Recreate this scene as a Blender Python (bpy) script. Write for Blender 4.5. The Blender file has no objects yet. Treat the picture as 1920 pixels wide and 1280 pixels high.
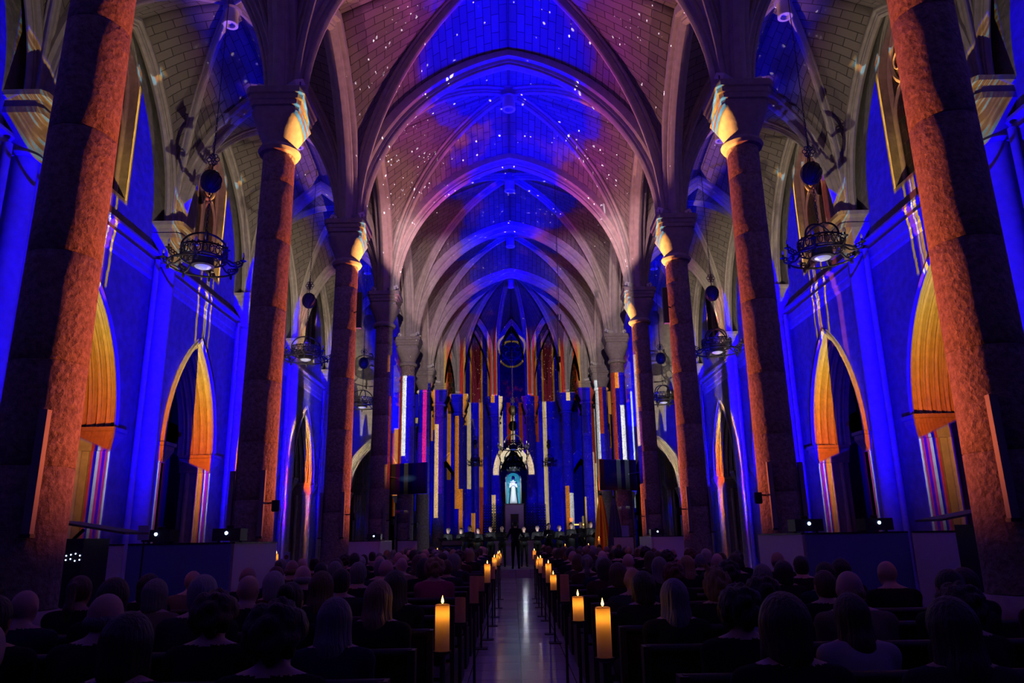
import bpy, bmesh, math, random
import numpy as np
from mathutils import Vector, Matrix, geometry
random.seed(7); np.random.seed(7)
PI = math.pi
C = bpy.context.scene.collection
sc = bpy.context.scene

# ------------------------------------------------------------------ camera, world, exposure
EYE = 1.40
FPX = 1382.4
PITCH = 0.2617; ROLL = 0.0163; YAW = 0.0020
CAMX, CAMY = -0.06, 0.0
cam = bpy.data.cameras.new('camera'); cam_o = bpy.data.objects.new('camera', cam); C.objects.link(cam_o)
cam.sensor_width = 36.0; cam.lens = FPX / 1920.0 * 36.0; cam.clip_start = 0.05; cam.clip_end = 200
_f = Vector((math.sin(YAW) * math.cos(PITCH), math.cos(YAW) * math.cos(PITCH), math.sin(PITCH)))
_r = _f.cross(Vector((0, 0, 1))).normalized(); _u = _r.cross(_f)
r2 = _r * math.cos(ROLL) - _u * math.sin(ROLL); u2 = _u * math.cos(ROLL) + _r * math.sin(ROLL)
_m = Matrix((r2, u2, -_f)).transposed().to_4x4(); _m.translation = Vector((CAMX, CAMY, EYE))
cam_o.matrix_world = _m
sc.camera = cam_o

def ray(px, py):
    return (r2 * ((px - 960) / FPX) + u2 * ((640 - py) / FPX) + _f)
def at_y(px, py, Y):
    d = ray(px, py); t = (Y - CAMY) / d.y
    return Vector((CAMX, CAMY, EYE)) + d * t

w = bpy.data.worlds.new('night'); sc.world = w; w.use_nodes = True
w.node_tree.nodes['Background'].inputs[0].default_value = (0.01, 0.01, 0.10, 1)
w.node_tree.nodes['Background'].inputs[1].default_value = 0.05
sc.view_settings.view_transform = 'Standard'; sc.view_settings.look = 'None'
sc.view_settings.exposure = 0.0; sc.view_settings.gamma = 1.0
sc.view_settings.use_curve_mapping = False
cy = sc.cycles
cy.max_bounces = 3; cy.diffuse_bounces = 1; cy.glossy_bounces = 2; cy.transmission_bounces = 3; cy.transparent_max_bounces = 6
cy.use_denoising = True; cy.denoising_prefilter = 'ACCURATE'; cy.use_adaptive_sampling = True; cy.adaptive_threshold = 0.012
cy.sample_clamp_indirect = 2.0; cy.caustics_reflective = False; cy.caustics_refractive = False

# ------------------------------------------------------------------ dimensions of the church
BAY = 5.564
COLY = [0.81, 6.37, 11.93, 17.50, 23.06, 28.63, 34.19]
NX = 4.16            # nave column axis
WX = 8.95            # aisle wall face
SPR = 9.19           # top of capitals
APX_T = 13.80        # intrados apex of nave transverse arches
RD = 0.42            # rib depth
ARC_Z = 3.90; ARC_C = 2.16; ARC_RI = 3.56; ARC_RO = 3.80     # wall arcade arches

# ------------------------------------------------------------------ light-pattern expressions (lamp node trees)
class G:
    def __init__(s, nt): s.nt = nt
    def lk(s, a, b): s.nt.links.new(a, b)
    def m(s, op, *a, clamp=False):
        n = s.nt.nodes.new('ShaderNodeMath'); n.operation = op; n.use_clamp = clamp
        for i, x in enumerate(a):
            if isinstance(x, X): s.lk(x.s, n.inputs[i])
            else: n.inputs[i].default_value = float(x)
        return X(s, n.outputs[0])
    def ss(s, x, lo, hi):      # smooth step 0..1
        n = s.nt.nodes.new('ShaderNodeMapRange'); n.interpolation_type = 'SMOOTHSTEP'
        s.lk(x.s, n.inputs[0]); n.inputs[1].default_value = lo; n.inputs[2].default_value = hi
        return X(s, n.outputs[0])
    def band(s, x, lo, hi, e=0.02):
        return s.ss(x, lo - e, lo + e) * s.ss(x, hi + e, hi - e)
    def vec(s, x, y, z=0.0):
        n = s.nt.nodes.new('ShaderNodeCombineXYZ')
        for i, v in enumerate((x, y, z)):
            if isinstance(v, X): s.lk(v.s, n.inputs[i])
            else: n.inputs[i].default_value = float(v)
        return n.outputs[0]
    def mix(s, f, a, b):
        n = s.nt.nodes.new('ShaderNodeMix'); n.data_type = 'RGBA'
        if isinstance(f, X): s.lk(f.s, n.inputs[0])
        else: n.inputs[0].default_value = f
        for k, v in ((6, a), (7, b)):
            if isinstance(v, tuple): n.inputs[k].default_value = (*v, 1)
            else: s.lk(v, n.inputs[k])
        return n.outputs[2]
    def scale(s, col, f):
        n = s.nt.nodes.new('ShaderNodeVectorMath'); n.operation = 'SCALE'
        if isinstance(col, tuple): n.inputs[0].default_value = col
        else: s.lk(col, n.inputs[0])
        s.lk(f.s, n.inputs[3]) if isinstance(f, X) else setattr(n.inputs[3], 'default_value', f)
        return n.outputs[0]
    def add(s, a, b):
        n = s.nt.nodes.new('ShaderNodeVectorMath'); n.operation = 'ADD'; s.lk(a, n.inputs[0]); s.lk(b, n.inputs[1]); return n.outputs[0]
    def noise(s, v, sc_, det=2.0):
        n = s.nt.nodes.new('ShaderNodeTexNoise'); s.lk(v, n.inputs['Vector']); n.inputs['Scale'].default_value = sc_
        n.inputs['Detail'].default_value = det
        return X(s, n.outputs['Fac'])
    def white1(s, x):
        n = s.nt.nodes.new('ShaderNodeTexWhiteNoise'); n.noise_dimensions = '1D'; s.lk(x.s, n.inputs['W']); return X(s, n.outputs['Value'])
    def ramp(s, x, stops, const=False):
        n = s.nt.nodes.new('ShaderNodeValToRGB'); s.lk(x.s, n.inputs[0]); cr = n.color_ramp
        if const: cr.interpolation = 'CONSTANT'
        while len(cr.elements) > 1: cr.elements.remove(cr.elements[-1])
        for i, (p, c) in enumerate(stops):
            e = cr.elements[0] if i == 0 else cr.elements.new(p)
            e.position = p; e.color = (*c, 1)
        return n.outputs[0]
    def stars(s, v, scale_, size):
        n = s.nt.nodes.new('ShaderNodeTexVoronoi'); s.lk(v, n.inputs['Vector']); n.inputs['Scale'].default_value = scale_
        a = X(s, n.outputs['Distance'])
        sep = s.nt.nodes.new('ShaderNodeSeparateColor'); s.lk(n.outputs['Color'], sep.inputs[0])
        big = X(s, sep.outputs[0]); pick = X(s, sep.outputs[1])
        rad = size * (0.45 + 1.3 * big * big * big)
        return s.m('LESS_THAN', a, rad) * s.m('GREATER_THAN', pick, 0.35)
class X:
    def __init__(s, g, so): s.g = g; s.s = so
    def __add__(s, o): return s.g.m('ADD', s, o)
    __radd__ = __add__
    def __sub__(s, o): return s.g.m('SUBTRACT', s, o)
    def __rsub__(s, o): return s.g.m('SUBTRACT', o, s)
    def __mul__(s, o): return s.g.m('MULTIPLY', s, o)
    __rmul__ = __mul__
    def __truediv__(s, o): return s.g.m('DIVIDE', s, o)
    def __rtruediv__(s, o): return s.g.m('DIVIDE', o, s)
    def __neg__(s): return s.g.m('MULTIPLY', s, -1)
    def abs(s): return s.g.m('ABSOLUTE', s)
    def sqrt(s): return s.g.m('SQRT', s)
    def min(s, o): return s.g.m('MINIMUM', s, o)
    def max(s, o): return s.g.m('MAXIMUM', s, o)

def projector(name, loc, energy, content, aim=None, cone=170):
    l = bpy.data.lights.new(name, 'SPOT' if aim else 'POINT')
    if aim: l.spot_size = math.radians(cone); l.spot_blend = 0.0; l.energy = energy; l.shadow_soft_size = 0.0
    l.use_nodes = True; nt = l.node_tree
    em = [n for n in nt.nodes if n.type == 'EMISSION'][0]
    tc = nt.nodes.new('ShaderNodeTexCoord'); sp = nt.nodes.new('ShaderNodeSeparateXYZ')
    nt.links.new(tc.outputs['Normal'], sp.inputs[0])
    g = G(nt); d = [X(g, sp.outputs[i]) for i in range(3)]; q = None
    if aim:
        q = (Vector(aim) - Vector(loc)).to_track_quat('-Z', 'Y'); R = q.to_matrix()
        d = [d[0] * R[i][0] + d[1] * R[i][1] + d[2] * R[i][2] for i in range(3)]
    col = content(g, *d)
    nt.links.new(col, em.inputs['Color']); em.inputs['Strength'].default_value = 1.0
    o = bpy.data.objects.new(name, l); o.location = loc; C.objects.link(o)
    if q: o.rotation_euler = q.to_euler()
    return o

BLUE = (0.004, 0.0, 1.0)
def vault_colours(g, X_, Y_, sx=0.0, half=NX, seed=0.0, pinky=1.0):
    """the projected night sky: blue along the ridge, violet clouds, warm brick towards the springings, stars"""
    v = g.vec(X_, Y_, seed)
    n1 = g.noise(v, 0.45, 4.0); n2 = g.noise(v, 1.3, 3.0)
    a = X_.abs() * (1.0 / half) + (n1 - 0.5) * 1.1 + (n2 - 0.5) * 0.25
    base = g.ramp(a, [(0.0, (0.0, 0.0, 2.4)), (0.40, (0.003, 0.0, 1.5)), (0.47, (0.12, 0.010, 0.32)),
                      (0.62, (0.24, 0.035, 0.20)), (0.85, (0.22, 0.06, 0.11)), (1.0, (0.26, 0.10, 0.09))])
    # pink clouds
    n3 = g.noise(g.vec(X_, Y_, seed + 9.0), 0.8, 3.0)
    base = g.mix(g.band(a, 0.36, 0.62, 0.12) * g.ss(n3, 0.50, 0.66) * 0.8 * pinky, base, (0.62, 0.10, 0.42))
    st = (g.stars(g.vec(X_, Y_, seed), 3.2, 0.085) * g.ss(n2, 0.38, 0.44)).max(g.stars(g.vec(Y_, X_, seed + 3.0), 6.5, 0.12) * g.ss(n3, 0.48, 0.54))
    return g.mix(st, base, (3.4, 2.9, 3.8)), a

# vault projectors on the boxes at the fourth column pair: sky over the nearer bays
def arcade_mask(g, dx, dz, P, sgn, P_dy):
    # keep the beam above the capitals of both arcades
    own = g.m('GREATER_THAN', dx * sgn, 0.0)
    reach = own * max(0.05, NX - abs(P[0]) - 0.3) + (1.0 - own) * (NX + abs(P[0]) - 0.3)
    zc = reach / dx.abs().max(0.001) * dz + P[2]
    u = dx * sgn / g.m('MAXIMUM', g.m('ABSOLUTE', P_dy), 0.01)
    blocked = g.ss(u, -0.16, -0.12) * g.ss(u, 0.50, 0.45) * g.m('GREATER_THAN', P_dy, 0.0)
    return g.ss(zc, 9.65, 10.2) * (1.0 - blocked)
def vault_near(P, sgn):
    def f(g, dx, dy, dz):
        t = (13.2 - P[2]) / dz.max(0.02)
        X_ = dx * t + P[0]; Y_ = dy * t + P[1]
        col, a = vault_colours(g, X_, Y_, seed=1.0)
        k = arcade_mask(g, dx, dz, P, sgn, dy) * g.ss(Y_, 24.6, 23.0) * g.ss(dz, 0.1, 0.2)
        k = k * g.m('MINIMUM', t * t * t * (1.0 / 1500.0), 3.0)
        # the near bays are darker
        k = k * (0.35 + 0.65 * g.ss(Y_, 6.0, 15.0))
        return g.scale(col, k)
    return f
def vault_far(P, sgn):
    def f(g, dx, dy, dz):
        t = (13.2 - P[2]) / dz.max(0.02)
        X_ = dx * t + P[0]; Y_ = dy * t + P[1]
        col, a = vault_colours(g, X_, Y_, seed=5.0, pinky=0.7)
        col = g.mix(g.ss(X_.abs(), 3.3, 4.6) * 0.6, col, (0.40, 0.25, 0.28))
        k = arcade_mask(g, dx, dz, P, sgn, dy) * g.ss(Y_, 22.6, 24.0) * g.ss(Y_, 46.0, 42.0) * g.ss(dz, 0.1, 0.2) * g.ss(dy, 0.0, 0.1)
        k = k * g.m('MINIMUM', t * t * t * (1.0 / 1500.0), 6.0)
        return g.scale(col, k)
    return f
VN = 9000.0; VF = 3200.0
for s in (-1, 1):
    P = (3.95 * s, 21.3, 1.72)
    projector('projector_beam', P, VN, vault_near(P, s), (0, P[1] - 8.0, 13.0), 150)
    P = (3.95 * s, 10.25, 1.68)
    projector('projector_beam', P, VF, vault_far(P, s), (0, P[1] + 17.0, 13.0), 110)

# aisle projectors: blue wall, gold arcade arches, cream aisle vault
def aisle(P, s, PY0, vgain, walls=True):
    def f(g, dx, dy, dz):
        out = dx * s
        t = (WX - P[0] * s) / out.max(0.01)
        Y_ = dy * t + PY0; Z_ = dz * t + P[2]
        u = g.m('PINGPONG', Y_ - COLY[1], BAY / 2)
        um = BAY / 2 - u                       # distance from the middle of the bay
        side = g.m('GREATER_THAN', g.m('WRAP', Y_ - COLY[1], BAY, 0.0), BAY / 2)
        rho = ((um + ARC_C) * (um + ARC_C) + (Z_ - ARC_Z) * (Z_ - ARC_Z)).sqrt()
        above = g.ss(Z_, ARC_Z - 0.5, ARC_Z - 0.42)
        n1 = g.noise(g.vec(Y_, Z_), 0.8, 3.0)
        blue = g.scale(BLUE, 0.9 + n1 * 1.0)
        # gold on the arch mouldings, orange towards the springing
        gold = g.ramp(g.ss(Z_, 3.3, 7.4), [(0, (1.0, 0.12, 0.01)), (0.40, (1.0, 0.30, 0.02)), (0.7, (1.0, 0.50, 0.05)), (1, (1.0, 0.72, 0.22))])
        line = g.m('PINGPONG', rho, 0.05) * 20.0
        gold = g.scale(gold, 0.7 + 0.3 * g.ss(line, 0.15, 0.6))
        inside = g.ss(rho, ARC_RI + 0.10, ARC_RI + 0.06) * above
        col = g.mix(inside, blue, (0.0, 0.0, 0.10))
        dd = 0.80 / out.max(0.02)
        um7 = (Y_ + dd * dy - (COLY[1] + BAY / 2 - BAY * 8)); um7 = (g.m('WRAP', um7, BAY / 2, -BAY / 2)).abs(); Z7 = Z_ + dd * dz
        rho7 = ((um7 + ARC_C) * (um7 + ARC_C) + (Z7 - ARC_Z) * (Z7 - ARC_Z)).sqrt()
        hitj = g.m('MAXIMUM', g.ss(rho7, ARC_RI - 0.02, ARC_RI + 0.02), g.m('GREATER_THAN', dd * dy.abs(), 1.6)) * g.ss(rho, ARC_RO + 0.04, ARC_RO + 0.02) * side
        face = g.band(rho, ARC_RI + 0.02, ARC_RO + 0.03, 0.01)
        col = g.mix(g.m('MAXIMUM', hitj, face) * above, col, g.scale(gold, 0.75))
        # coloured strips down the jamb shafts
        below = 1.0 - above
        ins2 = g.ss(um, 1.22, 1.16) * below
        col = g.mix(ins2, col, (0.0, 0.0, 0.05))
        stripcol = g.ramp(g.white1(g.m('FLOOR', um * 11.0)), [(0, (0, 0, 1)), (0.3, (1.0, 0.05, 0.02)), (0.5, (1.0, 0.35, 0.05)), (0.72, (0.9, 0.95, 1.0)), (0.86, (0.1, 0.0, 1.0))], True)
        col = g.mix(g.band(um, 0.6, 1.66, 0.01) * below * side * 0.7, col, stripcol); col = g.mix(g.band(um, 1.36, 1.66, 0.01) * below * (1.0 - side) * 0.7, col, stripcol)
        # ragged vertical strips above the arch, running through the string course
        wob = g.m('FLOOR', Z_ * 2.2); uw = um + g.white1(wob) * 0.05
        g1 = g.band(uw, 0.22, 0.33, 0.01).max(g.band(uw, 0.62, 0.71, 0.01) * side)
        g2 = g.band(uw, 0.36, 0.42, 0.01) * side
        zr = g.band(Z_, 6.9, 9.15, 0.05)
        lat = g.ss(rho, ARC_RO + 0.03, ARC_RO + 0.06)
        col = g.mix(g1 * zr * lat, col, (1.0, 0.62, 0.12))
        col = g.mix(g2 * zr * lat, col, (1.0, 1.0, 1.0))
        # window jambs
        col = g.mix(g.band(um, -1.0, 1.05, 0.02) * g.ss(Z_, 9.0, 9.1) * g.ss(Z_, 13.2, 13.1), col, g.mix(g.m('MAXIMUM', g.band(um, 0.93, 1.03, 0.01) * side, side * g.ss(um, 0.45, 0.6) * g.ss(Z_, 11.2, 9.4) * 0.3), (0.10, 0.04, 0.03), (0.9, 0.50, 0.08)))
        # string course is left dark
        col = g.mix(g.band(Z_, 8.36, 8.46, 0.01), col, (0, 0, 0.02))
        # pier capitals
        cap = g.ss(um, BAY / 2 - 0.50, BAY / 2 - 0.46) * g.band(Z_, 8.45, 9.35, 0.02)
        capc = g.ramp(g.noise(g.vec(Y_ * 0.4, Z_ * 2.5), 3.0), [(0, (0.3, 0.12, 0.02)), (0.48, (0.6, 0.3, 0.05)), (0.56, (1.0, 0.6, 0.2)), (0.62, (0.5, 0.9, 1.0))])
        
        # fade towards the floor
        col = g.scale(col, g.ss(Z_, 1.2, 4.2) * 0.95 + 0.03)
        t3 = (8.42 - P[2] * 0.0 - abs(P[0])) / out.max(0.01); Y3 = dy * t3 + PY0; Z3 = dz * t3 + P[2]
        u3 = BAY / 2 - g.m('PINGPONG', Y3 - COLY[1], BAY / 2); cap = g.ss(u3, BAY / 2 - 0.62, BAY / 2 - 0.58) * g.band(Z3, 7.95, 9.85, 0.02)
        col = g.mix(cap, col, g.scale(capc, 0.22))
        isv_cut = 1.0 - cap
        comp = g.m('MINIMUM', t * t / out.max(0.03) * (1.0 / 16.0), 400.0)
        # rays that reach the end wall of the aisle first
        de = (34.8 - PY0) / dy.max(0.05); Xe = dx * s * de + P[0] * s; Ze = dz * de + P[2]
        re = (((Xe - 6.6).abs() + 1.6) * ((Xe - 6.6).abs() + 1.6) + (Ze - 3.6) * (Ze - 3.6)).sqrt()
        ecol = g.mix(g.ss(re, 2.66, 2.62) * g.ss(Ze, 6.6, 6.5) , g.scale(BLUE, 0.7 + n1 * 0.6), (0.0, 0.0, 0.02))
        ecol = g.mix(g.band(re, 2.64, 3.02, 0.02) * g.ss(Ze, 3.3, 3.4), ecol, (1.0, 0.75, 0.40))
        ecol = g.scale(ecol, g.ss(Ze, 1.6, 3.0) * 38.0)
        wall = g.mix(g.m('GREATER_THAN', Y_, 34.8) * g.m('GREATER_THAN', dy, 0.05), g.scale(col, comp), ecol)
        # the vault over the aisle
        rv = ((um + 1.93) * (um + 1.93) + (Z_ - SPR) * (Z_ - SPR)).sqrt()
        isv = g.ss(rv, 4.14, 4.17) * g.ss(Z_, SPR - 0.05, SPR) * isv_cut
        # hits beyond the wall arch belong to the vault too
        tv = (12.4 - P[2]) / dz.max(0.02)
        X2 = dx * tv + P[0]; Y2 = dy * tv + P[1]
        vc, a = vault_colours(g, (X2 * s - 6.5), Y2, half=2.1, seed=3.0)
        vc = g.mix(g.ss(X2 * s, 7.0, 8.2), vc, (0.62, 0.48, 0.34))
        comp2 = g.m('MINIMUM', tv * tv * tv * (1.0 / 1000.0), 10.0)
        vault = g.scale(vc, comp2 * vgain)
        res = g.mix(isv, wall, vault)
        if not walls: res = g.scale(vault, isv)
        return g.scale(res, g.ss(out, 0.015, 0.03) * g.ss(dz, -0.35, -0.1))
    return f
WE = 760.0
for s in (-1, 1):
    P = (5.1 * s, 10.35, 1.68)
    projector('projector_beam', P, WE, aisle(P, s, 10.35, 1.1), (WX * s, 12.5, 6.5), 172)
    P = (4.98 * s, 21.5, 1.68)
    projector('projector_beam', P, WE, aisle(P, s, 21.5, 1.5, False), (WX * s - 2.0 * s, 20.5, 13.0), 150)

# main projector in the organ loft behind the camera: paints the choir and apse
def choir(P):
    def f(g, dx, dy, dz):
        u = dx / dy.max(0.05); e = dz / dy.max(0.05)
        v = g.vec(u * 60.0, e * 60.0)
        Y_ = 40.0; 
        k = g.ss(dy, 0.1, 0.2)
        w1 = g.m('FLOOR', u * 190.0 + 0.5); h1 = g.white1(w1)
        step = g.white1(w1 + 31.0)
        zf = e * 38.0 + P[2]                       # height reached near the choir
        hv = g.m('FLOOR', zf * 0.22 + step * 4.0); h2 = g.white1(w1 * 3.7 + hv)
        stripes = g.ramp(h2, [(0, (0.0, 0.0, 1.7)), (0.34, (0.0, 0.0, 0.6)), (0.56, (0.8, 0.10, 0.03)), (0.64, (2.0, 0.75, 0.08)), (0.73, (2.8, 2.1, 1.1)), (0.80, (2.2, 2.7, 3.0)), (0.87, (2.2, 0.04, 1.1)), (0.90, (0.1, 0.0, 1.5)), (0.95, (1.0, 0.08, 0.02))], True)
        # above the capitals: blue windows between red and gold arches, pale ribs outside
        au = u.abs()
        hi = g.ramp(au * 8.0, [(0, (0.0, 0.0, 0.9)), (0.158, (1.0, 0.45, 0.08)), (0.168, (0.85, 0.05, 0.04)), (0.20, (0.45, 0.35, 0.36)), (0.222, (0.85, 0.05, 0.04)), (0.245, (0.9, 0.42, 0.06)), (0.262, (0.0, 0.0, 0.55)), (0.315, (0.9, 0.38, 0.05)), (0.335, (0.30, 0.02, 0.05)),
                          (0.43, (0.9, 0.38, 0.05)), (0.45, (0.0, 0.0, 0.5)), (0.50, (0.95, 0.45, 0.08)), (0.52, (0.85, 0.06, 0.04)), (0.56, (0.36, 0.28, 0.30)), (0.65, (0.9, 0.14, 0.05)), (0.70, (1.0, 0.55, 0.15)), (0.73, (0.40, 0.30, 0.28))], True)
        spark = g.stars(g.vec(u * 400.0, e * 400.0), 1.2, 0.22) * g.band(au, 0.040, 0.056, 0.001)
        hi = g.mix(spark, hi, (1.4, 0.9, 0.5))
        z47 = e * 48.25 + P[2]; x47 = u * 48.25
        ring = ((x47 * x47) + (z47 - 13.1) * (z47 - 13.1)).sqrt()
        hi = g.mix(g.band(ring, 0.80, 0.92, 0.02), hi, (1.0, 0.6, 0.2))
        hi = g.mix(g.band(x47.abs(), -1.0, 0.03, 0.01) * g.ss(z47, 12.2, 12.1), hi, (1.0, 0.5, 0.3))
        hi = g.mix(g.ss(g.noise(g.vec(x47, z47), 2.0, 3.0), 0.5, 0.7) * g.ss(x47.abs(), 0.9, 0.6) * g.band(z47, 9.5, 11.2, 0.4) * 0.6, hi, (0.5, 0.02, 0.6))
        col = g.mix(g.ss(zf, 8.75, 8.85), stripes, hi)
        top = g.mix(g.ss(au, 0.02, 0.11), (0.02, 0.0, 0.7), (0.34, 0.22, 0.30))
        col = g.mix(g.ss(zf + au * 14.0, 12.0, 12.8), col, top)
        low = g.m('GREATER_THAN', au, 0.112) * g.ss(zf, 8.4, 8.5)
        col = g.mix(low, col, (0.24, 0.17, 0.17))
        col = g.mix(g.stars(v, 9.0, 0.12), col, (1.6, 1.3, 1.2))
        rc = ((x47.abs() + 1.63) * (x47.abs() + 1.63) + (z47 - 4.9) * (z47 - 4.9)).sqrt()
        col = g.mix(g.band(rc, 2.56, 2.92, 0.02) * g.ss(z47, 4.8, 4.9), col, (3.6, 3.2, 2.3))
        col = g.mix(g.ss(rc, 2.56, 2.52) * g.ss(z47, 6.9, 6.8), col, (0.0, 0.0, 0.35))
        col = g.mix(g.ss(x47.abs(), 0.75, 0.70) * g.ss(z47, 4.6, 4.4), col, (0.03, 0.02, 0.05))
        k = k * g.ss(u.abs(), 0.165, 0.155) * g.ss(e, 0.30, 0.27) * g.ss(zf, 1.7, 3.0) * g.ss(e, 0.36, 0.33)
        return g.scale(col, k)
    return f
P = (0.0, -1.5, 4.8)
projector('projector_beam', P, 55000.0, choir(P), (0, 36, 8.5), 40)

# terracotta light from the foot of the next pair of columns onto every nave column
def shaft_beam(P, T):
    dxy = Vector((T[0] - P[0], T[1] - P[1])); dist = dxy.length; n = dxy / dist
    def f(g, dx, dy, dz):
        fw = dx * n.x + dy * n.y; tr = (dx * (-n.y) + dy * n.x)
        z = dz / fw.max(0.05) * dist + P[2]; u = (tr / fw.max(0.05)).abs() * dist
        shaft = g.ss(u, 0.45, 0.40) * g.ss(z, 1.2, 2.4) * g.ss(z, 8.19, 8.14)
        bell = g.ss(u, 0.62, 0.56) * g.band(z, 8.09, 8.74, 0.03)
        aba = g.ss(u, 0.75, 0.70) * g.band(z, 8.74, 9.24, 0.03)
        c = g.scale((1.0, 0.17, 0.06), shaft * (0.9 - 0.25 * g.ss(z, 3.5, 7.0) + 0.3 * g.ss(z, 7.0, 8.2)))
        c = g.add(c, g.scale((1.0, 0.42, 0.10), bell * 4.0))
        st = g.ramp(g.white1(g.m('FLOOR', z * 13.0 + u * 2.0)), [(0, (1.0, 0.55, 0.1)), (0.3, (0.3, 0.75, 1.0)), (0.6, (1.0, 0.85, 0.45)), (0.8, (0.9, 0.3, 0.08))], True)
        c = g.add(c, g.scale(st, aba * 1.4))
        return g.scale(c, g.ss(fw, 0.05, 0.1) * g.m('MINIMUM', 1.0 / (fw * fw).max(0.08), 8.0))
    return f
for k in (1, 2, 3, 4):
    for s in (-1, 1):
        P = (3.68 * s, COLY[k + 1] - 0.42, 2.12); T = (-NX * s, COLY[k])
        projector('column_beam', P, 7500.0, shaft_beam(P, T), (T[0], T[1], 5.6), 60)

# violet wash added for the vault bounce, set in the boss cans
def spot(name, loc, target, energy, col, deg=60, blend=0.6, rad=0.04):
    l = bpy.data.lights.new(name, 'SPOT'); l.energy = energy; l.color = col; l.spot_size = math.radians(deg); l.spot_blend = blend; l.shadow_soft_size = rad
    o = bpy.data.objects.new(name, l); o.location = loc
    o.rotation_euler = (Vector(target) - Vector(loc)).to_track_quat('-Z', 'Y').to_euler(); C.objects.link(o); return o
for yb in (3.6, 9.15, 14.7, 20.3):
    spot('violet_wash', (0, yb, 14.25), (0, yb, 0), 2.2, (0.75, 0.16, 1.0), 100, 0.9, 0.08)

# ================================================================== materials
def mat(name, col, rough=0.8, metal=0.0, build=None, emit=None, es=1.0, trans=None):
    m = bpy.data.materials.new(name); m.use_nodes = True; nt = m.node_tree
    b = nt.nodes['Principled BSDF']; b.inputs['Base Color'].default_value = (*col, 1)
    b.inputs['Roughness'].default_value = rough; b.inputs['Metallic'].default_value = metal
    if rough > 0.6: b.inputs['Specular IOR Level'].default_value = 0.2
    if emit: b.inputs['Emission Color'].default_value = (*emit, 1); b.inputs['Emission Strength'].default_value = es
    if build: build(nt, b)
    m.cycles.emission_sampling = 'NONE'
    return m
def _n(nt, t, **kw):
    n = nt.nodes.new(t)
    for k, v in kw.items():
        if k in n.inputs: n.inputs[k].default_value = v
        else: setattr(n, k, v)
    return n
def _coords(nt, uv=False):
    if uv:
        n = nt.nodes.new('ShaderNodeUVMap'); return n.outputs[0]
    n = nt.nodes.new('ShaderNodeTexCoord'); return n.outputs['Object']
def stone(sc1=8.0, amt=0.25, bump=0.3, dist=0.02, c0=0.85, c1=1.1):
    def f(nt, b):
        co = _coords(nt); base = b.inputs['Base Color'].default_value[:]
        n = _n(nt, 'ShaderNodeTexNoise', Scale=sc1, Detail=4.0); nt.links.new(co, n.inputs['Vector'])
        r = nt.nodes.new('ShaderNodeValToRGB'); r.color_ramp.elements[0].position = 0.3; r.color_ramp.elements[1].position = 0.7
        r.color_ramp.elements[0].color = (*[x * c0 for x in base[:3]], 1); r.color_ramp.elements[1].color = (*[min(1, x * c1) for x in base[:3]], 1)
        nt.links.new(n.outputs['Fac'], r.inputs[0]); nt.links.new(r.outputs[0], b.inputs['Base Color'])
        bp = _n(nt, 'ShaderNodeBump', Strength=bump, Distance=dist); nt.links.new(n.outputs['Fac'], bp.inputs['Height']); nt.links.new(bp.outputs[0], b.inputs['Normal'])
    return f
def blocks(bw=0.5, rh=0.25, mortar=0.012, uv=True, dark=0.35, bump=0.5):
    def f(nt, b):
        co = _coords(nt, uv); base = b.inputs['Base Color'].default_value[:3]
        t = _n(nt, 'ShaderNodeTexBrick', Scale=1.0); t.inputs['Brick Width'].default_value = bw; t.inputs['Row Height'].default_value = rh
        t.inputs['Mortar Size'].default_value = mortar; t.inputs['Mortar Smooth'].default_value = 0.3
        t.inputs['Color1'].default_value = (*base, 1); t.inputs['Color2'].default_value = (*[x * 0.8 for x in base], 1)
        t.inputs['Mortar'].default_value = (*[x * dark for x in base], 1)
        nt.links.new(co, t.inputs['Vector']); nt.links.new(t.outputs['Color'], b.inputs['Base Color'])
        n = _n(nt, 'ShaderNodeTexNoise', Scale=14.0, Detail=3.0); nt.links.new(co, n.inputs['Vector'])
        mm = _n(nt, 'ShaderNodeMath', operation='MULTIPLY_ADD'); mm.inputs[1].default_value = -1.0
        nt.links.new(t.outputs['Fac'], mm.inputs[0]); nt.links.new(n.outputs['Fac'], mm.inputs[2])
        bp = _n(nt, 'ShaderNodeBump', Strength=bump, Distance=0.02); nt.links.new(mm.outputs[0], bp.inputs['Height']); nt.links.new(bp.outputs[0], b.inputs['Normal'])
    return f
def granite(nt, b):
    co = _coords(nt)
    n = _n(nt, 'ShaderNodeTexNoise', Scale=16.0, Detail=5.0, Roughness=0.75); nt.links.new(co, n.inputs['Vector'])
    v = _n(nt, 'ShaderNodeTexVoronoi', Scale=20.0); nt.links.new(co, v.inputs['Vector'])
    r = nt.nodes.new('ShaderNodeValToRGB'); r.color_ramp.elements[0].position = 0.3; r.color_ramp.elements[1].position = 0.65
    r.color_ramp.elements[0].color = (0.13, 0.10, 0.09, 1); r.color_ramp.elements[1].color = (0.40, 0.33, 0.30, 1)
    nt.links.new(n.outputs['Fac'], r.inputs[0]); nt.links.new(r.outputs[0], b.inputs['Base Color'])
    mm = _n(nt, 'ShaderNodeMath', operation='MULTIPLY_ADD'); mm.inputs[1].default_value = 0.4
    nt.links.new(v.outputs['Distance'], mm.inputs[0]); nt.links.new(n.outputs['Fac'], mm.inputs[2])
    bp = _n(nt, 'ShaderNodeBump', Strength=0.9, Distance=0.035); nt.links.new(mm.outputs[0], bp.inputs['Height']); nt.links.new(bp.outputs[0], b.inputs['Normal'])
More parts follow.
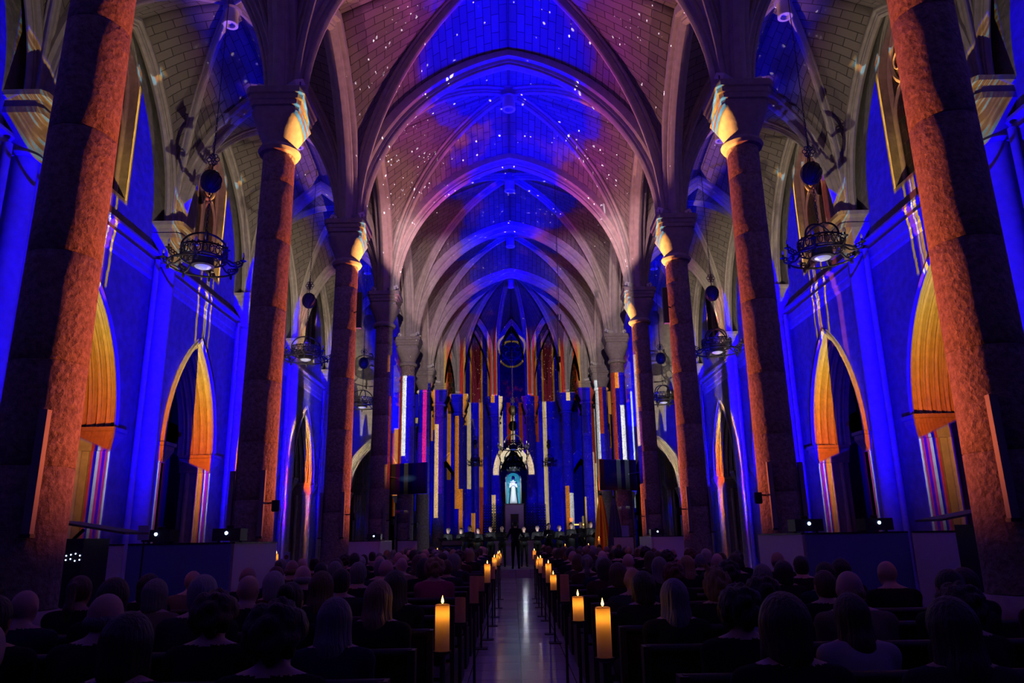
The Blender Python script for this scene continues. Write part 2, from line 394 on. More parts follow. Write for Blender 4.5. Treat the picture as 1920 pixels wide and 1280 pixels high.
def tiles(nt, b):
    co = _coords(nt)
    t = _n(nt, 'ShaderNodeTexBrick', Scale=1.0, offset=0.0); t.inputs['Brick Width'].default_value = 0.55; t.inputs['Row Height'].default_value = 0.55
    t.inputs['Mortar Size'].default_value = 0.006
    t.inputs['Color1'].default_value = (0.60, 0.58, 0.54, 1); t.inputs['Color2'].default_value = (0.46, 0.44, 0.42, 1); t.inputs['Mortar'].default_value = (0.05, 0.05, 0.05, 1)
    nt.links.new(co, t.inputs['Vector']); nt.links.new(t.outputs['Color'], b.inputs['Base Color'])
    n = _n(nt, 'ShaderNodeTexNoise', Scale=1.6, Detail=2.0); nt.links.new(co, n.inputs['Vector'])
    bp = _n(nt, 'ShaderNodeBump', Strength=0.35, Distance=0.02); nt.links.new(n.outputs['Fac'], bp.inputs['Height'])
    bp2 = _n(nt, 'ShaderNodeBump', Strength=0.4, Distance=0.004, invert=True); nt.links.new(t.outputs['Fac'], bp2.inputs['Height']); nt.links.new(bp.outputs[0], bp2.inputs['Normal'])
    nt.links.new(bp2.outputs[0], b.inputs['Normal'])
def leaded(nt, b):
    co = _coords(nt, True)
    t = _n(nt, 'ShaderNodeTexBrick', Scale=1.0, offset=0.5); t.inputs['Brick Width'].default_value = 0.22; t.inputs['Row Height'].default_value = 0.30; t.inputs['Mortar Size'].default_value = 0.012
    t.inputs['Color1'].default_value = (0.10, 0.08, 0.05, 1); t.inputs['Color2'].default_value = (0.03, 0.03, 0.035, 1); t.inputs['Mortar'].default_value = (0.22, 0.18, 0.14, 1)
    nt.links.new(co, t.inputs['Vector'])
    v = _n(nt, 'ShaderNodeTexVoronoi', Scale=5.0); nt.links.new(co, v.inputs['Vector'])
    mx = _n(nt, 'ShaderNodeMix', data_type='RGBA', blend_type='MULTIPLY'); mx.inputs[0].default_value = 0.7
    nt.links.new(t.outputs['Color'], mx.inputs[6]); nt.links.new(v.outputs['Color'], mx.inputs[7]); nt.links.new(mx.outputs[2], b.inputs['Base Color'])
M = {}
M['stone'] = mat('carved_stone', (0.42, 0.39, 0.36), 0.85, build=stone(6.0, bump=0.15))
M['cap'] = mat('capital_stone', (0.33, 0.30, 0.28), 0.85, build=stone(9.0, bump=0.3))
M['vault'] = mat('vault_blocks', (0.22, 0.20, 0.185), 0.9, build=blocks(0.50, 0.22, 0.012, True, 0.3))  # webs darker than the ribs: projected light contrast is put into the colour
M['plaster'] = mat('rough_plaster', (0.25, 0.245, 0.25), 0.95, build=stone(5.0, bump=0.7, dist=0.05, c0=0.75))
M['masonry'] = mat('chapel_masonry', (0.24, 0.235, 0.235), 0.95, build=blocks(0.7, 0.3, 0.015, True, 0.4))
M['granite'] = mat('rough_granite', (0.5, 0.42, 0.4), 0.75, build=granite)
M['smooth'] = mat('dressed_granite', (0.52, 0.42, 0.38), 0.7, build=stone(14.0, bump=0.12))
M['floor'] = mat('polished_tiles', (0.4, 0.4, 0.4), 0.16, build=tiles)
M['glass'] = mat('leaded_glass', (0.1, 0.08, 0.05), 0.3, build=leaded)
M['iron'] = mat('black_iron', (0.008, 0.008, 0.008), 0.6, 0.0)
M['wood'] = mat('dark_wood', (0.018, 0.009, 0.006), 0.5, build=stone(3.0, bump=0.05, c0=0.6))
M['panel'] = mat('white_painted_board', (0.80, 0.78, 0.80), 0.6)
M['black'] = mat('black_plastic', (0.012, 0.012, 0.014), 0.4)
M['bar'] = mat('grey_diffuser', (0.16, 0.16, 0.18), 0.5)
M['white'] = mat('white_metal', (0.75, 0.75, 0.75), 0.4)
M['lens'] = mat('lens_glow', (0.1, 0.1, 0.3), 0.1, emit=(0.35, 0.5, 1.0), es=14.0)
M['bluegl'] = mat('opal_bowl', (0.5, 0.6, 0.8), 0.3, emit=(0.1, 0.2, 0.8), es=0.15)
M['bulb'] = mat('clear_bulb', (0.7, 0.7, 0.8), 0.08)
M['bulb'].node_tree.nodes['Principled BSDF'].inputs['Transmission Weight'].default_value = 0.6

# ================================================================== mesh helpers
class MB:
    def __init__(s): s.v = []; s.f = []; s.mi = []; s.uv = None; s.cur = 0
    def add(s, vs, fs):
        o = len(s.v); s.v.extend([tuple(p) for p in vs]); s.f.extend([tuple(i + o for i in f) for f in fs]); s.mi.extend([s.cur] * len(fs)); return s
    def box(s, lo, hi):
        x0, y0, z0 = lo; x1, y1, z1 = hi
        return s.add([(x0, y0, z0), (x1, y0, z0), (x1, y1, z0), (x0, y1, z0), (x0, y0, z1), (x1, y0, z1), (x1, y1, z1), (x0, y1, z1)],
                     [(0, 3, 2, 1), (4, 5, 6, 7), (0, 1, 5, 4), (1, 2, 6, 5), (2, 3, 7, 6), (3, 0, 4, 7)])
    def obox(s, c, ax, ay, az):      # oriented box from centre and half axes
        c = Vector(c); ax = Vector(ax); ay = Vector(ay); az = Vector(az)
        vs = [c + ax * i + ay * j + az * k for k in (-1, 1) for i, j in ((-1, -1), (1, -1), (1, 1), (-1, 1))]
        return s.add(vs, [(0, 3, 2, 1), (4, 5, 6, 7), (0, 1, 5, 4), (1, 2, 6, 5), (2, 3, 7, 6), (3, 0, 4, 7)])
    def lathe(s, prof, n=24, c=(0, 0, 0), cap=True):
        vs = []; fs = []
        for r, z in prof:
            for i in range(n):
                a = 2 * PI * i / n; vs.append((c[0] + r * math.cos(a), c[1] + r * math.sin(a), c[2] + z))
        for k in range(len(prof) - 1):
            for i in range(n):
                j = (i + 1) % n; fs.append((k * n + i, k * n + j, (k + 1) * n + j, (k + 1) * n + i))
        if cap:
            fs.append(tuple(range(n - 1, -1, -1))); fs.append(tuple((len(prof) - 1) * n + i for i in range(n)))
        return s.add(vs, fs)
    def rings(s, rs, cap=True):
        n = len(rs[0]); vs = [p for r in rs for p in r]; fs = []
        for k in range(len(rs) - 1):
            for i in range(n):
                j = (i + 1) % n; fs.append((k * n + i, k * n + j, (k + 1) * n + j, (k + 1) * n + i))
        if cap:
            fs.append(tuple(range(n - 1, -1, -1))); fs.append(tuple((len(rs) - 1) * n + i for i in range(n)))
        return s.add(vs, fs)
    def tube(s, pts, r, n=8, closed=False, cap=True):
        pts = [Vector(p) for p in pts]; L = len(pts); rs = []
        ref = None
        for i, p in enumerate(pts):
            if closed: t = (pts[(i + 1) % L] - pts[i - 1]).normalized()
            else: t = (pts[min(i + 1, L - 1)] - pts[max(i - 1, 0)]).normalized()
            if ref is None:
                ref = t.orthogonal().normalized()
            ref = (ref - t * ref.dot(t)).normalized(); b = t.cross(ref)
            rr = r[i] if isinstance(r, (list, tuple)) else r
            rs.append([p + ref * (rr * math.cos(2 * PI * k / n)) + b * (rr * math.sin(2 * PI * k / n)) for k in range(n)])
        if closed:
            o = len(s.v); s.v.extend([tuple(q) for q_ in rs for q in q_])
            for k in range(L):
                k2 = (k + 1) % L
                # closing: match nearest rotation
                off = 0
                if k2 == 0:
                    off = min(range(n), key=lambda z: (rs[0][z] - rs[L - 1][0]).length)
                for i in range(n):
                    j = (i + 1) % n
                    s.f.append((o + k * n + i, o + k * n + j, o + k2 * n + (j + off) % n, o + k2 * n + (i + off) % n)); s.mi.append(s.cur)
            return s
        return s.rings(rs, cap)
    def sphere(s, c, r, n=12, m=8):
        rx, ry, rz = (r, r, r) if not isinstance(r, (tuple, list)) else r
        rs = []
        for k in range(1, m):
            a = PI * k / m; rs.append([(c[0] + rx * math.sin(a) * math.cos(2 * PI * i / n), c[1] + ry * math.sin(a) * math.sin(2 * PI * i / n), c[2] - rz * math.cos(a)) for i in range(n)])
        o = len(s.v); s.rings(rs, False); b = len(s.v); s.v.append((c[0], c[1], c[2] - rz)); s.v.append((c[0], c[1], c[2] + rz))
        for i in range(n):
            j = (i + 1) % n; s.f.append((b, o + j, o + i)); s.f.append((b + 1, o + (m - 2) * n + i, o + (m - 2) * n + j)); s.mi.extend([s.cur] * 2)
        return s
    def torus(s, c, R, r, n=24, m=8, axis='z', rz=None):
        pts = []
        for i in range(n):
            a = 2 * PI * i / n; x, y = R * math.cos(a), (rz or R) * math.sin(a)
            p = {'z': (x, y, 0), 'y': (x, 0, y), 'x': (0, x, y)}[axis]
            pts.append((c[0] + p[0], c[1] + p[1], c[2] + p[2]))
        return s.tube(pts, r, m, True)
    def sweep(s, path, prof, N, inward, end_plane=None):
        """profile (a across, b inwards) along a path lying in a vertical plane with horizontal normal N"""
        L = len(path); rs = []
        for i, p in enumerate(path):
            t = (path[min(i + 1, L - 1)] - path[max(i - 1, 0)]).normalized()
            B = N.cross(t).normalized()
            if B.dot(inward) < 0: B = -B
            ring = [p + N * a + B * b for a, b in prof]
            if i == L - 1 and end_plane is not None:
                h = Vector((t.x, t.y, 0))
                ring = [q + t * (-(q - p).dot(end_plane) / t.dot(end_plane)) for q in ring]
            rs.append(ring)
        return s.rings(rs, True)
    def build(s, name, m, parent=None, smooth=False, angle=None, kind=None, label=None, category=None, group=None, fixn=True):
        me = bpy.data.meshes.new(name); me.from_pydata(s.v, [], s.f)
        ms = m if isinstance(m, (list, tuple)) else [m]
        for x in ms: me.materials.append(x)
        if len(ms) > 1: me.polygons.foreach_set('material_index', s.mi)
        if s.uv is not None:
            ul = me.uv_layers.new(name='UVMap')
            fl = [c for lp in me.loops for c in s.uv[lp.vertex_index]]; ul.data.foreach_set('uv', fl)
        me.update()
        if fixn:
            bm = bmesh.new(); bm.from_mesh(me); bmesh.ops.recalc_face_normals(bm, faces=bm.faces); bm.to_mesh(me); bm.free()
        if smooth:
            me.shade_smooth()
            if angle: me.set_sharp_from_angle(angle=math.radians(angle))
        o = bpy.data.objects.new(name, me); C.objects.link(o)
        if parent: o.parent = parent
        tag(o, label, category, group, kind)
        return o
def tag(o, label=None, category=None, group=None, kind=None):
    if label: o['label'] = label
    if category: o['category'] = category
    if group: o['group'] = group
    if kind: o['kind'] = kind
    return o
def empty(name, loc=(0, 0, 0), rz=0.0, label=None, category=None, group=None, kind=None):
    o = bpy.data.objects.new(name, None); C.objects.link(o); o.location = loc; o.rotation_euler = (0, 0, rz); o.empty_display_size = 0.1
    return tag(o, label, category, group, kind)
def copy_tree(o, parent=None):
    c = o.copy(); C.objects.link(c)
    if parent: c.parent = parent
    for ch in list(o.children): copy_tree(ch, c)
    return c

# ================================================================== arches, vaults
def resample(P, n):
    d = [0]
    for i in range(1, len(P)): d.append(d[-1] + (P[i] - P[i - 1]).length)
    out = []; j = 0
    for k in range(n):
        x = d[-1] * k / (n - 1)
        while j < len(P) - 2 and d[j + 1] < x: j += 1
        q = (x - d[j]) / max(1e-9, d[j + 1] - d[j]); out.append(P[j].lerp(P[j + 1], min(1, max(0, q))))
    return out
def arc(c, a, z0, z1, n=20, stilt=0.0):
    c = Vector(c[:2]); a = Vector(a[:2]); L = (a - c).length; h = z1 - z0 - stilt
    R = (L * L + h * h) / (2 * L); ph = math.acos(max(-1, min(1, (R - L) / R))); P = []
    if stilt > 0:
        P = [Vector((c.x, c.y, z0 + stilt * i / 4)) for i in range(4)]
    for i in range(n * 2 + 1):
        f = ph * i / (n * 2); q = c.lerp(a, R * (1 - math.cos(f)) / L); P.append(Vector((q.x, q.y, z0 + stilt + R * math.sin(f))))
    return resample(P, n)
def rib_prof(w, d):
    return [(-w / 2, -0.10), (-w / 2, d * 0.42), (-w * 0.42, d * 0.50), (-w * 0.30, d * 0.52), (-w * 0.27, d * 0.70), (-w * 0.20, d * 0.76), (-w * 0.21, d * 0.86),
            (-w * 0.14, d * 0.97), (0, d * 1.03), (w * 0.14, d * 0.97), (w * 0.21, d * 0.86), (w * 0.20, d * 0.76), (w * 0.27, d * 0.70), (w * 0.30, d * 0.52), (w * 0.42, d * 0.50), (w / 2, d * 0.42), (w / 2, -0.10)]
def half_rib(mb, path, w, d):
    t = Vector((path[-1].x - path[0].x, path[-1].y - path[0].y, 0)).normalized(); N = Vector((-t.y, t.x, 0))
    mb.sweep(path, rib_prof(w, d), N, Vector((t.x, t.y, 0)) * 0.9 + Vector((0, 0, -0.6)), t)
def web(mb, A, D, m=8, bulge=0.10):
    n = len(A); o = len(mb.v)
    if mb.uv is None: mb.uv = []
    sA = [0]
    for i in range(1, n): sA.append(sA[-1] + (A[i] - A[i - 1]).length)
    for i in range(n):
        wdt = (D[i] - A[i]).length
        for j in range(m + 1):
            q = j / m; p = A[i].lerp(D[i], q)
            p = p + Vector((0, 0, bulge * math.sin(PI * q) * math.sin(PI * 0.5 * i / (n - 1))))
            mb.v.append(tuple(p)); mb.uv.append((q * wdt, sA[i]))
    for i in range(n - 1):
        for j in range(m):
            a = o + i * (m + 1) + j; mb.f.append((a, a + 1, a + m + 2, a + m + 1)); mb.mi.append(0)
def vault_bay(corners, edge_z, stilts, centre, cz, ribw=0.30, ribd=0.36, name='ceiling', diag_skip=()):
    """webs + diagonal ribs; corners in order, edge i between corner i and i+1"""
    mb = MB(); rb = MB(); n = 18; k = len(corners)
    D = [arc(c, centre, SPR, cz, n) for c in corners]
    for i in range(k):
        a, b = Vector(corners[i]), Vector(corners[(i + 1) % k])
        if edge_z[i] is None: continue
        mid = (a + b) / 2
        web(mb, arc(a, mid, SPR, edge_z[i], n, stilts[i]), D[i]); web(mb, arc(b, mid, SPR, edge_z[i], n, stilts[i]), D[(i + 1) % k])
    ce = mb.build(name, M['vault'], kind='structure', smooth=True, fixn=False)
    so = ce.modifiers.new('thickness', 'SOLIDIFY'); so.thickness = 0.2; so.offset = 0
    for i, d in enumerate(D):
        if i in diag_skip: continue
        half_rib(rb, d, ribw, ribd)
    rb.build('trim_2', M['stone'], smooth=True, angle=35, kind='structure')
    return D
def edge_arch(a, b, z1, stilt=0.0, w=0.5, d=RD, name='trim_1', n=22):
    mb = MB(); a = Vector(a); b = Vector(b); mid = (a + b) / 2
    half_rib(mb, arc(a, mid, SPR, z1, n, stilt), w, d); half_rib(mb, arc(b, mid, SPR, z1, n, stilt), w, d)
    return mb.build(name, M['stone'], smooth=True, angle=35, kind='structure')

ZT = APX_T + RD; ZC = 15.1; ZA = 13.36; ZAC = 13.85; WS = 8.72
for i in range(6):
    y0, y1 = COLY[i], COLY[i + 1]
    vault_bay([(-NX, y0), (NX, y0), (NX, y1), (-NX, y1)], [ZT, ZA, ZT, ZA], [0] * 4, (0, (y0 + y1) / 2), ZC)
    for s in (-1, 1):
        vault_bay([(NX * s, y0), (WS * s, y0), (WS * s, y1), (NX * s, y1)], [ZA, ZA, ZA, ZA], [0] * 4, (6.48 * s, (y0 + y1) / 2), ZAC, 0.22, 0.26)
        edge_arch((NX * s, y0), (NX * s, y1), ZA, 0, 0.5, 0.40)
        edge_arch((WS * s, y0), (WS * s, y1), ZA, 0, 0.30, 0.30)
for i, y in enumerate(COLY):
    edge_arch((-NX, y), (NX, y), ZT, 0, 0.5, RD)
    for s in (-1, 1): edge_arch((NX * s, y), (WS * s, y), ZA, 0, 0.40, 0.36)

# apse
AP = [(NX, COLY[6]), (3.82, 37.7), (2.97, 40.6), (1.02, 41.6)]
apse = AP + [(-x, y) for x, y in reversed(AP)]
AB = (0, 36.4)
ez = [13.9, 13.9, 13.95, 13.96, 13.95, 13.9, 13.9]; stl = [0.8, 1.2, 2.2, 2.4, 2.2, 1.2, 0.8]
vault_bay(apse, ez + [ZT], stl + [0], AB, 15.1, 0.26, 0.30)
for i in range(7):
    edge_arch(apse[i], apse[i + 1], ez[i], stl[i], 0.42, 0.30)
# ambulatory
QP = [(8.2, 35.0), (7.8, 39.8), (5.6, 44.4), (2.3, 46.75)]
amb = QP + [(-x, y) for x, y in reversed(QP)]
for i in range(7):
    a, b, c, d = apse[i], apse[i + 1], amb[i + 1], amb[i]
    cen = ((a[0] + b[0] + c[0] + d[0]) / 4, (a[1] + b[1] + c[1] + d[1]) / 4)
    L1 = (Vector(d) - Vector(c)).length / 2
    st = max(0.2, 5.2 - L1 * 1.9)
    vault_bay([a, b, c, d], [ez[i], 14.2, 14.6, 14.2], [stl[i], 1.0, st, 1.0], cen, 14.8, 0.20, 0.24)
    edge_arch(d, c, 14.6, st, 0.3, 0.28)

# ================================================================== hanging bosses (lamp cans) at every crown
def boss_can(loc, label, small=False):
    r = empty('ceiling_lamp', loc, 0, label, 'ceiling lamp', 'lamp cans under the vault bosses')
    q = 0.8 if small else 1.0
    MB().lathe([(0.10 * q, 0.9), (0.34 * q, 0.85), (0.36 * q, 0.62), (0.27 * q, 0.5), (0.27 * q, 0.35), (0.20 * q, 0.32)], 20).build('boss', M['cap'], r, True, 40)
    MB().lathe([(0.19 * q, 0.40), (0.19 * q, 0.02), (0.21 * q, 0.0), (0.21 * q, -0.06), (0.13 * q, -0.06), (0.12 * q, 0.02)], 20).build('can', M['white'], r, True, 40)
    return r
nm = ['nearest', 'second', 'third', 'fourth', 'fifth', 'farthest']
for i in range(6):
    yb = (COLY[i] + COLY[i + 1]) / 2
    boss_can((0, yb, 14.35), 'white lamp can under the %s vault boss along the nave ridge' % nm[i])
    for s in (-1, 1):
        boss_can((6.48 * s, yb, 13.15), 'small white lamp can under the %s boss of the %s aisle vault' % (nm[i], 'left' if s < 0 else 'right'), True)
boss_can((0, 36.4, 14.1), 'carved boss with lamp can where the apse ribs meet', True)

# ================================================================== walls
def wall_panel(A, B, ztop, holes, th, name, m, out):
    """wall from A to B (inner face), outward normal out, holes = lists of (u, z)"""
    A = Vector((*A, 0)); B = Vector((*B, 0)); t = (B - A).normalized(); L = (B - A).length; o = Vector((*out, 0)).normalized()
    outer = [(0, 0), (L, 0), (L, ztop), (0, ztop)]
    # holes that reach the floor are cut into the outline
    outline = [(0, 0)]; closed = []
    for h in sorted(holes, key=lambda h: min(p[0] for p in h)):
        if min(p[1] for p in h) < 0.01:
            outline.extend(h)
        else: closed.append(h)
    outline += [(L, 0), (L, ztop), (0, ztop)]
    polys = [[Vector((x, z, 0)) for x, z in outline]] + [[Vector((x, z, 0)) for x, z in h] for h in closed]
    tris = geometry.tessellate_polygon(polys); flat = [p for q in polys for p in q]
    mb = MB(); n = len(flat); mb.uv = []
    for off in (0, th):
        for p in flat:
            mb.v.append(tuple(A + t * p.x + Vector((0, 0, p.y)) + o * off)); mb.uv.append((p.x, p.y))
    for tr in tris:
        mb.f.append(tuple(tr)); mb.f.append(tuple(i + n for i in reversed(tr))); mb.mi += [0, 0]
    k = 0
    for q in polys:
        m_ = len(q)
        for i in range(m_):
            j = (i + 1) % m_; mb.f.append((k + i, k + j, k + j + n, k + i + n)); mb.mi.append(0)
        k += m_
    return mb.build(name, m, kind='structure', fixn=True)
def lancet(mid, s, spring, apex, z0, n=14):
    h = apex - spring; R = (s * s + h * h) / (2 * s); ph = math.acos((R - s) / R)
    left = [(mid - s + R * (1 - math.cos(ph * i / n)), spring + R * math.sin(ph * i / n)) for i in range(n + 1)]
    right = [(2 * mid - x, z) for x, z in reversed(left[:-1])]
    return [(mid - s, z0)] + left + right + [(mid + s, z0)]
def on_wall(A, B, out):
    A = Vector((*A, 0)); B = Vector((*B, 0)); t = (B - A).normalized(); o = Vector((*out, 0)).normalized()
    return lambda u, z, d=0.0: A + t * u + Vector((0, 0, z)) + o * d, t, o
def arch_surround(A, B, out, mid, s_in, s_out, spring, c, name='trim_3', impost=True, shafts=True, depth=0.45):
    """stepped pointed arch moulding, imposts and jamb shafts"""
    W, t, o = on_wall(A, B, out); root = empty(name, W(mid, 0), 0, kind='structure'); inv = Matrix.Translation(-W(mid, 0))
    R_in = s_in + c; R_out = s_out + c; mb = MB(); n = 20
    # profile from outer edge on the wall face to inner edge deep in the opening: (radius offset, depth)
    k = 5; prof = []
    for i in range(k):
        f0 = i / k; f1 = (i + 1) / k; r0 = R_out + (R_in - R_out) * f0; r1 = R_out + (R_in - R_out) * f1
        d0 = -0.10 + (depth + 0.10) * f0; d1 = -0.10 + (depth + 0.10) * f1; dr = (R_in - R_out) / k
        dd = d1 - d0
        prof += [(r0 + 0.035, d0 + dd * 0.02), (r0 - 0.015, d0 - 0.02), (r0 - 0.055, d0 + dd * 0.10), (r0 - 0.06, d0 + dd * 0.25), (r0 - 0.02, d0 + dd * 0.40), (r0 + 0.045, d0 + dd * 0.50), (r0 + dr * 0.9 + 0.02, d0 + dd * 0.62), (r0 + dr * 0.9 - 0.03, d0 + dd * 0.74), (r0 + dr * 0.9 - 0.03, d0 + dd * 0.82), (r0 + dr + 0.035, d0 + dd * 0.92)]
    prof += [(R_in, depth + 0.12), (R_out + 0.02, depth + 0.12), (R_out + 0.02, -0.04)]
    for sg in (-1, 1):
        rs = []
        for i in range(n + 1):
            ring = []
            for (R, d) in prof:
                pm = math.acos(c / R); ph = pm * i / n
                u = mid + sg * (-c + R * math.cos(ph)); z = spring + R * math.sin(ph)
                ring.append(inv @ W(u, z, d))
            rs.append(ring)
        mb.rings(rs, True)
    mb.build('moulding', M['stone'], root, True, 35)
    for sg in (-1, 1):
        um = mid + sg * (s_in + s_out) / 2
        if impost:
            mb = MB()
            def sq(hw, z, d0, d1): return [inv @ W(um - hw, z, d0), inv @ W(um + hw, z, d0), inv @ W(um + hw, z, d1), inv @ W(um - hw, z, d1)]
            h = (s_out - s_in) / 2
            mb.rings([sq(h + 0.02, spring - 0.5, -0.05, depth), sq(h + 0.03, spring - 0.42, -0.08, depth), sq(h + 0.12, spring - 0.2, -0.20, depth), sq(h + 0.13, spring - 0.1, -0.2, depth), sq(h + 0.17, spring - 0.08, -0.24, depth), sq(h + 0.17, spring + 0.0, -0.24, depth)])
            mb.build('impost', M['cap'], root)
        if shafts:
            for j, (du, dd) in enumerate(((0.12, depth * 0.06), (0.0, depth * 0.38), (-0.10, depth * 0.72))):
                p = inv @ W(um + sg * du, 0, dd)
                MB().lathe([(0.11, 0), (0.11, 0.2), (0.075, 0.3), (0.075, spring - 0.5)], 12, p).build('jamb_shaft', M['stone'], root, True, 40)
            mb = MB(); a = sg * 0.25
            mb.obox(inv @ W(um + sg * 0.06, (spring - 0.5) / 2, depth * 0.5), t * 0.10, o * depth * 0.5, Vector((0, 0, (spring - 0.5) / 2))); mb.build('jamb', M['stone'], root)
    return root
def gothic_window(A, B, out, mid, s, z0, spring, apex, th, idx, twin=True):
    W, t, o = on_wall(A, B, out); base = W(mid, z0, th * 0.7); root = empty('window_%d' % idx, base, 0, kind='structure'); inv = Matrix.Translation(-base)
    out_l = lancet(mid, s, spring, apex, z0); P = [W(u, z, th * 0.7) for u, z in out_l]
    fr = MB(); fr.tube([inv @ p for p in P], 0.07, 8); fr.tube([inv @ (p - o * (th * 0.62)) for p in [W(mid + (u - mid) * 1.06, z0 + (z - z0) * 1.01, th * 0.7) for u, z in out_l]], 0.05, 8)
    fr.tube([inv @ W(mid - s, z0, th * 0.7), inv @ W(mid + s, z0, th * 0.7)], 0.08, 8)
    fr.build('window_frame', M['stone'], root, True, 40)
    if twin:
        tr = MB(); rr = s * 0.78; rz = spring + (apex - spring) * 0.36
        tr.tube([inv @ W(mid + rr * math.cos(2 * PI * i / 28), rz + rr * math.sin(2 * PI * i / 28), th * 0.7) for i in range(28)], 0.05, 8, True)
        sp2 = rz - rr - s * 0.62
        for sg in (-1, 1):
            l = lancet(mid + sg * s / 2, s / 2 - 0.03, sp2, sp2 + s * 0.72, z0); tr.tube([inv @ W(u, z, th * 0.7) for u, z in l], 0.045, 8)
        tr.tube([inv @ W(mid, z0, th * 0.7), inv @ W(mid, rz - rr, th * 0.7)], 0.05, 8)
        for i in range(6):
            a = 2 * PI * i / 6; cx_, cz_ = mid + rr * 0.55 * math.cos(a), rz + rr * 0.55 * math.sin(a)
            tr.tube([inv @ W(cx_ + rr * 0.3 * math.cos(2 * PI * j / 14), cz_ + rr * 0.3 * math.sin(2 * PI * j / 14), th * 0.7) for j in range(14)], 0.025, 6, True)
        tr.build('tracery', M['stone'], root, True, 40)
    g = MB(); vs = [inv @ W(u, z, th * 0.7 + 0.03) for u, z in out_l]; vs2 = [inv @ W(u, z, th * 0.7 + 0.045) for u, z in out_l]; n = len(vs)
    g.v = [tuple(p) for p in vs + vs2]; g.f = [tuple(range(n)), tuple(range(2 * n - 1, n - 1, -1))] + [(i, (i + 1) % n, (i + 1) % n + n, i + n) for i in range(n)]; g.mi = [0] * len(g.f)
    g.uv = [q for q in out_l] * 2
    g.build('glass', M['glass'], root)
    return root

widx = 1
ARC_APEX_IN = ARC_Z + math.sqrt(ARC_RI ** 2 - ARC_C ** 2)
for s, side in ((-1, 'left'), (1, 'right')):
    out = (s, 0)
    for i in range(6):
        A, B = (WX * s, COLY[i]), (WX * s, COLY[i + 1]); mid = BAY / 2
        hole = lancet(mid, 1.66, ARC_Z, ARC_Z + math.sqrt((1.66 + ARC_C) ** 2 - ARC_C ** 2), 0.0)
        win = lancet(mid, 0.92, 11.6, 13.25, 9.15)
        wall_panel(A, B, 14.9, [hole, win], 0.85, 'wall_' + side, M['plaster'], out)
        arch_surround(A, B, out, mid, 1.40, 1.64, ARC_Z, ARC_C, depth=0.80)
        gothic_window(A, B, out, mid, 0.92, 9.15, 11.6, 13.25, 0.36, widx); widx += 1
    # chapels behind the arches
    mb = MB(); mb.uv = []
    X0 = (WX + 2.3) * s; pts = [(X0, -1, 0), (X0, 35.3, 0), (X0, 35.3, 8.2), (X0, -1, 8.2)]
    for p in pts: mb.v.append(p); mb.uv.append((p[1], p[2]))
    for p in pts: mb.v.append((p[0] + 0.3 * s, p[1], p[2])); mb.uv.append((p[1], p[2]))
    mb.f = [(0, 1, 2, 3), (4, 5, 6, 7), (0, 1, 5, 4), (1, 2, 6, 5), (2, 3, 7, 6), (3, 0, 4, 7)]; mb.mi = [0] * 6
    mb.build('wall_' + side, M['masonry'], kind='structure')
    for y in COLY:
        b = MB(); xa, xb = sorted(((WX + 0.86) * s, X0)); b.box((xa, y - 0.35, 0), (xb, y + 0.35, 8.2)); b.build('wall_' + side, M['masonry'], kind='structure')
    b = MB(); xa, xb = sorted(((WX + 0.86) * s, X0)); b.box((xa, 0, 8.2), (xb, 35.3, 8.4)); b.build('ceiling', M['plaster'], kind='structure')
    # string course with a stepped cornice below it
    b = MB()
    for i in range(6):
        y0 = COLY[i] + (0.22); y1 = COLY[i + 1] - 0.22
        prof = [(0.0, 8.50), (0.16, 8.46), (0.18, 8.38), (0.10, 8.34), (0.10, 8.22), (0.07, 8.18), (0.07, 7.98), (0.04, 7.94), (0.04, 7.80), (0.0, 7.74)]
        rs = [[(WX * s - s * d, y, z) for d, z in prof] for y in (y0, y1)]; b.rings(rs)
    b.build('trim_4', M['stone'], kind='structure')
    # wall piers with capitals
    for i, y in enumerate(COLY):
        r = empty('trim_5', (WS * s, y, 0), 0, kind='structure')
        MB().lathe([(0.34, 0), (0.34, 0.5), (0.24, 0.62), (0.215, 0.8), (0.205, 8.15)], 24).build('shaft', M['stone'], r, True, 40)
        c = MB(); rs = []
        for hz, hw, e in ((8.30, 0.24, 2), (8.36, 0.28, 2), (8.42, 0.24, 2), (8.5, 0.25, 2.4), (8.75, 0.33, 3.2), (8.95, 0.42, 6), (9.0, 0.46, 9), (9.12, 0.46, 9), (9.14, 0.42, 9), (9.26, 0.44, 9), (9.32, 0.52, 10), (9.42, 0.52, 10)):
            ring = []
            for k in range(32):
                a = 2 * PI * (k + 0.5) / 32; ca, sa = math.cos(a), math.sin(a); q = (abs(ca) ** e + abs(sa) ** e) ** (-1 / e); ring.append((hw * q * ca, hw * q * sa, hz - 0.21))
            rs.append(ring)
        c.rings(rs); c.build('capital', M['cap'], r, True, 30)
        for dy in (-0.42, 0.42):
            MB().lathe([(0.10, 0), (0.10, 0.3), (0.07, 0.4), (0.07, 8.2)], 12, (0.04 * s, dy, 0)).build('side_shaft', M['stone'], r, True, 40)
    # aisle end wall with a big arch
    A, B = ((WX * s, 34.8), (4.75 * s, 34.8)); L = WX - 4.75
    h2 = lancet(2.35, 1.40, 3.6, 6.2, 0.0)
    wall_panel(A, B, 14.6, [h2], 0.5, 'wall_back', M['plaster'], (0, 1))
    arch_surround(A, B, (0, 1), 2.35, 1.08, 1.38, 3.6, 1.6, shafts=True, depth=0.3)
